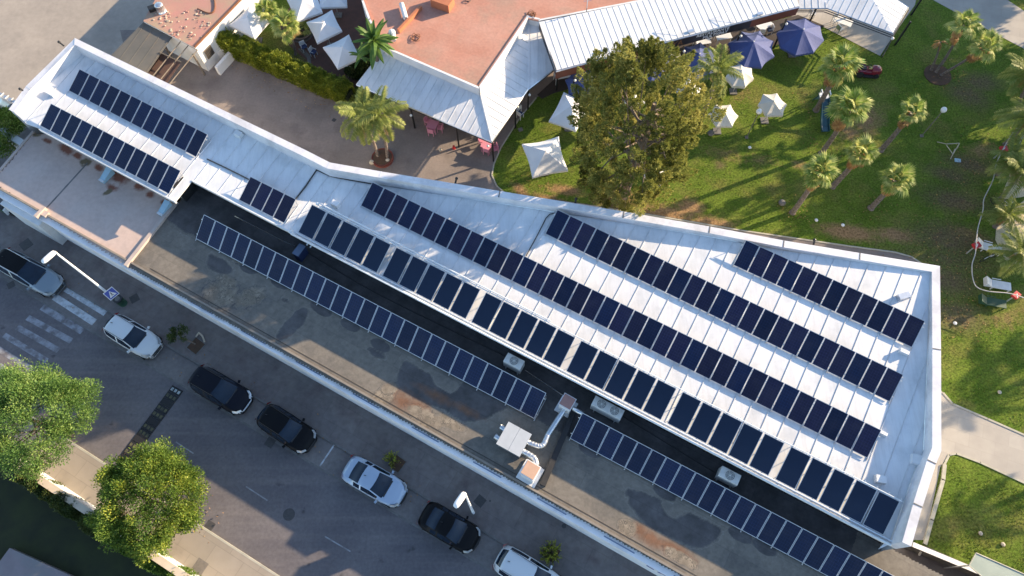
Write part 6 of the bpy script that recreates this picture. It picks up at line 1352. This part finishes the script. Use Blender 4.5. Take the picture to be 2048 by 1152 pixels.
car('silver people carrier with black glass roof parked at the left end of the row', (6, 516), (116, 577), csil, 'mpv', blkroof, width=1.85, height=1.62)
car('white hatchback parked right beside the zebra crossing', (222, 646), (312, 701), cw, 'hatch', width=1.80, height=1.50)
car('dark navy off-roader with bright headlights and chrome grille beside the speed bump', (392, 751), (494, 811), cnav, 'mpv', glowing=True, width=1.86, height=1.62)
car('black compact car between the navy off-roader and the painted bay line', (525, 825), (623, 890), cblk, 'hatch', width=1.82, height=1.50)
car('pale blue silver saloon with large rear window parked before the left tree pit', (692, 931), (807, 996), cblu, 'sedan', width=1.82, height=1.44)
car('black saloon parked beside the short white street lamp', (845, 1023), (954, 1087), cblk, 'sedan', width=1.80, height=1.42)
car('white estate car with red tail lights cut by the bottom edge', (996, 1111), (1100, 1176), cw, 'hatch', width=1.84, height=1.56, length=4.5)

def street_lamp(base, top, head, h, label):
    b_ = P(*base, .12); tp = P(top[0], top[1], h); hd = P(head[0], head[1], h); t = thing('street_lamp', label, 'street lamp', b_, 0, 'white street lamps on the pavement')
    MB().tube([b_, b_.lerp(Vector((b_.x, b_.y, h * .5)), 1), (b_.x, b_.y, h - .3), tp], [.09, .075, .06, .05], 10).build('pole', M['lampwhite'], t, True)
    MB().box((b_.x, b_.y, .12), .4, .4, .04, A29).build('base_plate', M['ironpale'], t)
    d = hd - tp; an_ = math.atan2(d.y, d.x); d.normalize(); c = tp + d * .48
    mb = MB(); n = 14; vs = []
    for z_, k in ((0, 1.0), (.09, .95), (.14, .6)):
        for i in range(n): a_ = 2 * math.pi * i / n; sx = math.copysign(abs(math.cos(a_)) ** .5, math.cos(a_)) * .50 * k; sy = math.copysign(abs(math.sin(a_)) ** .6, math.sin(a_)) * .19 * k; vs.append((c.x + sx * math.cos(an_) - sy * math.sin(an_), c.y + sx * math.sin(an_) + sy * math.cos(an_), h + z_ - .04))
    fs = [tuple(range(n - 1, -1, -1)), tuple(range(2 * n, 3 * n))] + [(r_ * n + i, r_ * n + (i + 1) % n, (r_ + 1) * n + (i + 1) % n, (r_ + 1) * n + i) for r_ in (0, 1) for i in range(n)]
    mb.add(vs, fs); mb.build('lamp_head', M['lampwhite'], t, True); return t
t = street_lamp((236, 602), (110, 503), (94, 517), 7.6, 'tall white street lamp leaning across the pavement beside the zebra crossing')
# crossing sign clamped to the pole
b_ = P(236, 602); c = Vector((b_.x, b_.y, 0)); sc0 = P(221, 586, 2.4); sg = thing('crossing_sign', 'square blue pedestrian crossing sign on the tall street lamp pole', 'sign', (sc0.x, sc0.y, 0))
xs = (E1 * .35 + N1 * .94).normalized(); xs = Vector((math.cos(R(48)), math.sin(R(48)), 0)); ys = Vector((0, 0, 1)); nn = xs.cross(ys)
def sq(cn, s_, off): return [cn + xs * (a_ * s_) + ys * (b__ * s_) + nn * off for a_, b__ in ((-1, -1), (1, -1), (1, 1), (-1, 1))]
cn = Vector((sc0.x, sc0.y, 2.3)) ; tilt = Matrix.Rotation(R(-28), 4, xs)
def tl(vs_): return [cn + tilt @ (v - cn) for v in vs_]
def plate(pts2, off, th, nm, mt, par): # polygon in sign plane
    f_ = tl([cn + xs * x_ + ys * y_ + nn * off for x_, y_ in pts2]); k_ = tl([cn + xs * x_ + ys * y_ + nn * (off - th) for x_, y_ in pts2]); n_ = len(f_)
    mb = MB(); mb.add(f_ + k_, [tuple(range(n_)), tuple(range(2 * n_ - 1, n_ - 1, -1))] + [((i + 1) % n_, i, n_ + i, n_ + (i + 1) % n_) for i in range(n_)]); return mb.build(nm, mt, par)
plate([(-.36, -.36), (.36, -.36), (.36, .36), (-.36, .36)], 0, .03, 'sign_border', M['white'], sg); plate([(-.32, -.32), (.32, -.32), (.32, .32), (-.32, .32)], .005, .004, 'sign_face', M['signblue'], sg)
plate([(-.25, -.22), (.25, -.22), (0, .24)], .010, .004, 'triangle', M['white'], sg)
plate([(-.02, .06), (.03, .06), (.03, .11), (-.02, .11)], .015, .003, 'pedestrian_head', M['black'], sg); plate([(-.03, .05), (.03, .05), (.03, -.05), (.09, -.18), (.05, -.18), (0, -.08), (-.07, -.18), (-.11, -.18), (-.03, -.05)], .015, .003, 'pedestrian_body', M['black'], sg)
MB().tube([cn - nn * .03, (b_.x, b_.y, 2.3)], .02, 5).build('sign_bracket', M['alu'], sg)
street_lamp((947, 1026), (930, 985), (921, 998), 5.6, 'shorter white street lamp on the pavement beside the black saloon')
# covers and tree pits
def cover(px, py, s_, label, mt='iron', rz=A29, z=.12, rnd=False):
    q_ = P(px, py, z); mb = MB()
    if rnd: mb.cyl((q_.x, q_.y, z + .001), s_ / 2, .008, 20)
    else: mb.box((q_.x, q_.y, z + .001), s_, s_, .008, rz)
    return tag(mb.build('utility_cover', M[mt]), label, 'manhole cover', 'covers in the pavements')
cover(52, 489, .78, 'dark square cover on the pavement at the upper left', rz=R(45)); cover(269, 597, .6, 'dark square cover beside the tall street lamp', rz=R(35)); cover(22, 570, .5, 'dark grate in the gutter by the silver people carrier', z=.0, rz=R(35))
cover(540, 885, .58, 'reddish dark grate in the road beside the black compact car', z=0.006); cover(578, 1029, .75, 'round dark manhole cover in the middle of the road', z=.0, rnd=True)
cover(419, 1052, .55, 'slotted brown grate at the opposite kerb', 'iron', z=0.0); cover(400, 1133, .75, 'square grey cover on the sunlit pavement', 'ironpale', R(-29))
cover(960, 1002, .6, 'dark square cover beside the short street lamp', rz=R(-40)); cover(1128, 1052, .28, 'small round cap on the pavement near the lower tree pit', rnd=True); cover(980, 1002, .12, 'tiny round cap right of the short street lamp', rnd=True)
cover(668, 240, .3, 'small dark drain in the courtyard left of the feather palms', z=.02)
def pit(px, py, s_, label, kind):
    q_ = P(px, py, .12); t = thing('tree_pit', label, 'tree pit', (q_.x, q_.y, .12), R(-35), 'tree pits in the pavement')
    mb = MB()
    for x_, y_, w_, h_ in ((-s_ / 2, 0, .07, s_), (s_ / 2, 0, .07, s_), (0, -s_ / 2, s_, .07), (0, s_ / 2, s_, .07)): mb.box((x_, y_, .0), w_, h_, .03)
    mb.build('pit_frame', M['kerb'], t, wc=False); MB().box((0, 0, -.01), s_ * .94, s_ * .94, .02).build('pit_soil', M['soil'], t, wc=False); return t
pit(392, 692, .95, 'square tree pit with reddish soil and a leaning young tree', 0); pit(794, 927, .9, 'tree pit with a small green plant beside the pale blue saloon', 0); pit(1102, 1106, .9, 'tree pit with a spiky yellow-green plant near the bottom edge', 0)
t = thing('young_tree', 'leaning young street tree with sparse grey-green crown and pale stake', 'tree', P(390, 688, .12)); b_ = P(390, 688, .12); tp = P(358, 672, 1.5)
MB().tube([b_, b_.lerp(tp, .5) + Vector((0, 0, .2)), tp], [.06, .045, .03], 6).build('trunk', M['bark'], t, True)
(V, Fc, T), _ = crown((tp.x - .0, tp.y, 1.6), (.75, .65, .5), 18, .2, 1100, .16, .07, 71); put('crown', np_mesh('crown', V, Fc, T, LF['bush']), t)
q_ = P(397, 676, .4); MB().tube([(q_.x - .3, q_.y + .2, .15), (q_.x, q_.y + .35, .5), (q_.x + .3, q_.y + .1, .5), (q_.x + .35, q_.y - .2, .15)], .06, 6).build('white_hoop', M['stone'], t)
def spiky(px, py, r_, n_, seed, lf, label):
    b_ = P(px, py, .12); t = thing('pavement_plant', label, 'plant', b_, 0, None); rng = np.random.default_rng(seed); k = n_ * 14
    az = rng.uniform(0, 6.28, n_); el = rng.uniform(.35, 1.35, n_); id_ = rng.integers(0, n_, k); s_ = rng.uniform(.35, 1, k); pos = np.stack([np.cos(az[id_]) * np.cos(el[id_]), np.sin(az[id_]) * np.cos(el[id_]), np.sin(el[id_]) * 1.2], 1) * (s_ * r_)[:, None] + np.array(b_) + rng.normal(0, .03, (k, 3))
    V, Fc, T = leaves(pos, np.stack([np.cos(az[id_]), np.sin(az[id_]), np.ones(k)], 1), .17, .06, np.clip(.25 + s_ * .6 + rng.normal(0, .1, k), 0, 1), rng, .5); put('leaves', np_mesh('leaves', V, Fc, T, LF[lf]), t)
    mb = MB()
    for i in range(n_): mb.tube([b_, b_ + Vector((math.cos(az[i]) * math.cos(el[i]), math.sin(az[i]) * math.cos(el[i]), math.sin(el[i]) * 1.2)) * r_ * .95], .012, 4)
    mb.build('stems', M['bark'], t)
spiky(786, 921, .62, 26, 1, 'hedge', 'small dark green plant in the tree pit beside the pale blue saloon'); spiky(1102, 1106, .75, 60, 2, 'hedge', 'spiky yellow-green plant in the lowest tree pit')
# bin bags by the lamp, green bin at left, car in the left yard
q_ = P(247, 607, .12); t = thing('litter_bin', 'dark green litter bin lying beside the tall street lamp', 'bin', q_, R(30)); MB().cyl((0, 0, 0), .28, .8, 14, 0, .3).build('bin_body', M['garbage'], t, True, wc=False); MB().cyl((0, 0, .8), .32, .06, 14).build('bin_lid', M['plasticdark'], t, wc=False); MB().cyl((0, 0, .862), .18, .01, 12).build('opening', M['kerb'], t, wc=False)
q_ = P(14, 425, .12); t = thing('scooter', 'dark green scooter with white shield parked against the left wall', 'scooter', q_, R(-25))
MB().box((0, 0, .3), 1.0, .35, .4, 0, 0, .7).build('scooter_body', M['garbage'], t, wc=False); MB().box((.55, 0, .35), .12, .45, .6, 0, 0, .8).build('front_shield', M['whiteplastic'], t, wc=False); MB().box((-.1, 0, .7), .6, .28, .1).build('seat', M['black'], t, wc=False)
for x_ in (-.5, .65): MB().tube([(x_, -.06, .25), (x_, .06, .25)], .25, 12).build('wheel', M['tyre'], t, wc=False)
MB().tube([(.55, -.3, 1.05), (.55, .3, 1.05)], .02, 5).build('handlebar', M['black'], t, wc=False)
# rooftop plant at the far left
q_ = P(18, 210, 4.0); t = thing('rooftop_machine', 'silvery rooftop machine and pipes cut by the left edge', 'ventilation unit', (q_.x, q_.y, 0), R(-29))
MB().box((-1.5, -.2, 0), 3.2, 2.0, 3.1).build('plinth', M['galv'], t, wc=False); MB().tube([(-2.5, 0, 3.4), (-.2, 0, 3.4)], .45, 14).build('drum', M['galv'], t, True, wc=False)
for k in range(5): MB().tube([(-2.2 + .5 * k, -1.1, 3.15), (-2.2 + .5 * k, .9, 3.15)], .05, 5).build('pipe', M['alu'], t, wc=False)
a, b = P(-20, 246, 3.2), P(55, 292, 3.2); sw = thing('side_wall', 'pale shaded wall and ledge below the left corner of the white roof', 'wall', (b.x, b.y, 0)); curb('wall_body', a, b, .5, 0, 3.2, M['white'], sw)

# ---- rough grass tufts and fallen leaves (uncountable)
rng = np.random.default_rng(5); PGN = [(1002, 372), (1010, 300), (1060, 215), (1120, 192), (1400, 145), (1600, 100), (1660, 70), (1765, 118), (1830, 12), (1870, 8), (2060, 112), (2060, 862), (1910, 800), (1886, 775), (1886, 540), (1800, 500), (1480, 455), (1130, 398), (1020, 386)]
q = rng.uniform([1000, 0], [2060, 870], (80000, 2)); q = q[pip(q[:, 0], q[:, 1], PGN)]
q2 = rng.uniform([1850, 905], [2060, 1150], (9000, 2)); q2 = q2[pip(q2[:, 0], q2[:, 1], [(1905, 915), (2060, 985), (2060, 1160), (2020, 1155), (1860, 1085), (1880, 1000)])]; q = np.concatenate([q, q2])
d = np.array([[ray(0, 0)[k] for k in range(3)], [ray(1, 0)[k] - ray(0, 0)[k] for k in range(3)], [ray(0, 1)[k] - ray(0, 0)[k] for k in range(3)]])
D = d[0] + q[:, :1] * d[1] + q[:, 1:] * d[2]; pos = np.stack([D[:, 0] * (-H / D[:, 2]), D[:, 1] * (-H / D[:, 2]), np.zeros(len(q))], 1)
keep = (np.sin(pos[:, 0] * 1.3 + 2 * np.sin(pos[:, 1] * .9)) * np.sin(pos[:, 1] * 1.1 + 1.7 * np.sin(pos[:, 0] * .7)) + rng.normal(0, .5, len(pos))) > -.25
w_ = lawnwear(pos[:, 0], pos[:, 1]); keep &= (w_.max(1) < .45 + .3 * rng.random(len(pos))); pos = pos[keep]
V, Fc, T = leaves(pos, np.tile([0, 0, .8], (len(pos), 1)), .075, .05, np.clip(rng.normal(.45, .22, len(pos)), 0, 1), rng, .5)
LF['grass'] = leafmat('grass_blades', (.06, .10, .014), (.15, .20, .03), (.34, .33, .09), .4)
o = put('grass_tufts', np_mesh('grass_tufts', V, Fc, T, LF['grass'])); o['kind'] = 'stuff'; o['label'] = 'short uneven grass tufts over the garden lawns'; o['category'] = 'grass'
lp = []
for bx, by, n_, r_ in [(1240, 400, 260, 3.0), (1330, 420, 200, 2.5), (1630, 215, 60, 1.5), (1650, 305, 60, 1.2), (1590, 425, 60, 1.2), (1742, 415, 50, 1.0), (1895, 500, 300, 3.5), (1910, 620, 160, 2.2), (1960, 330, 200, 3.5), (1900, 150, 90, 1.6), (240, 640, 0, 1), (1060, 370, 60, 1.5)]:
    c = P(bx, by); lp += [(c.x + rng.normal(0, r_ * .6), c.y + rng.normal(0, r_ * .6), .05) for _ in range(n_)]
for a_, b_, n_ in [((250, 905), (420, 1050), 160), ((100, 560), (900, 1030), 130), ((430, 120), (720, 230), 120)]:
    p1, p2 = P(*a_), P(*b_)
    for _ in range(n_): v = p1.lerp(p2, rng.random()); lp.append((v.x + rng.normal(0, .6), v.y + rng.normal(0, .6), .14 if b_[1] > 500 else .03))
lp = np.array(lp); V, Fc, T = leaves(lp, rng.normal(0, 1, (len(lp), 3)) * np.array([1, 1, .1]), .13, .07, rng.random(len(lp)), rng, .2)
o = put('fallen_leaves', np_mesh('fallen_leaves', V, Fc, T, LF['dry'])); o['kind'] = 'stuff'; o['label'] = 'scattered dry fallen leaves on lawn, kerb and courtyard'; o['category'] = 'leaf litter'
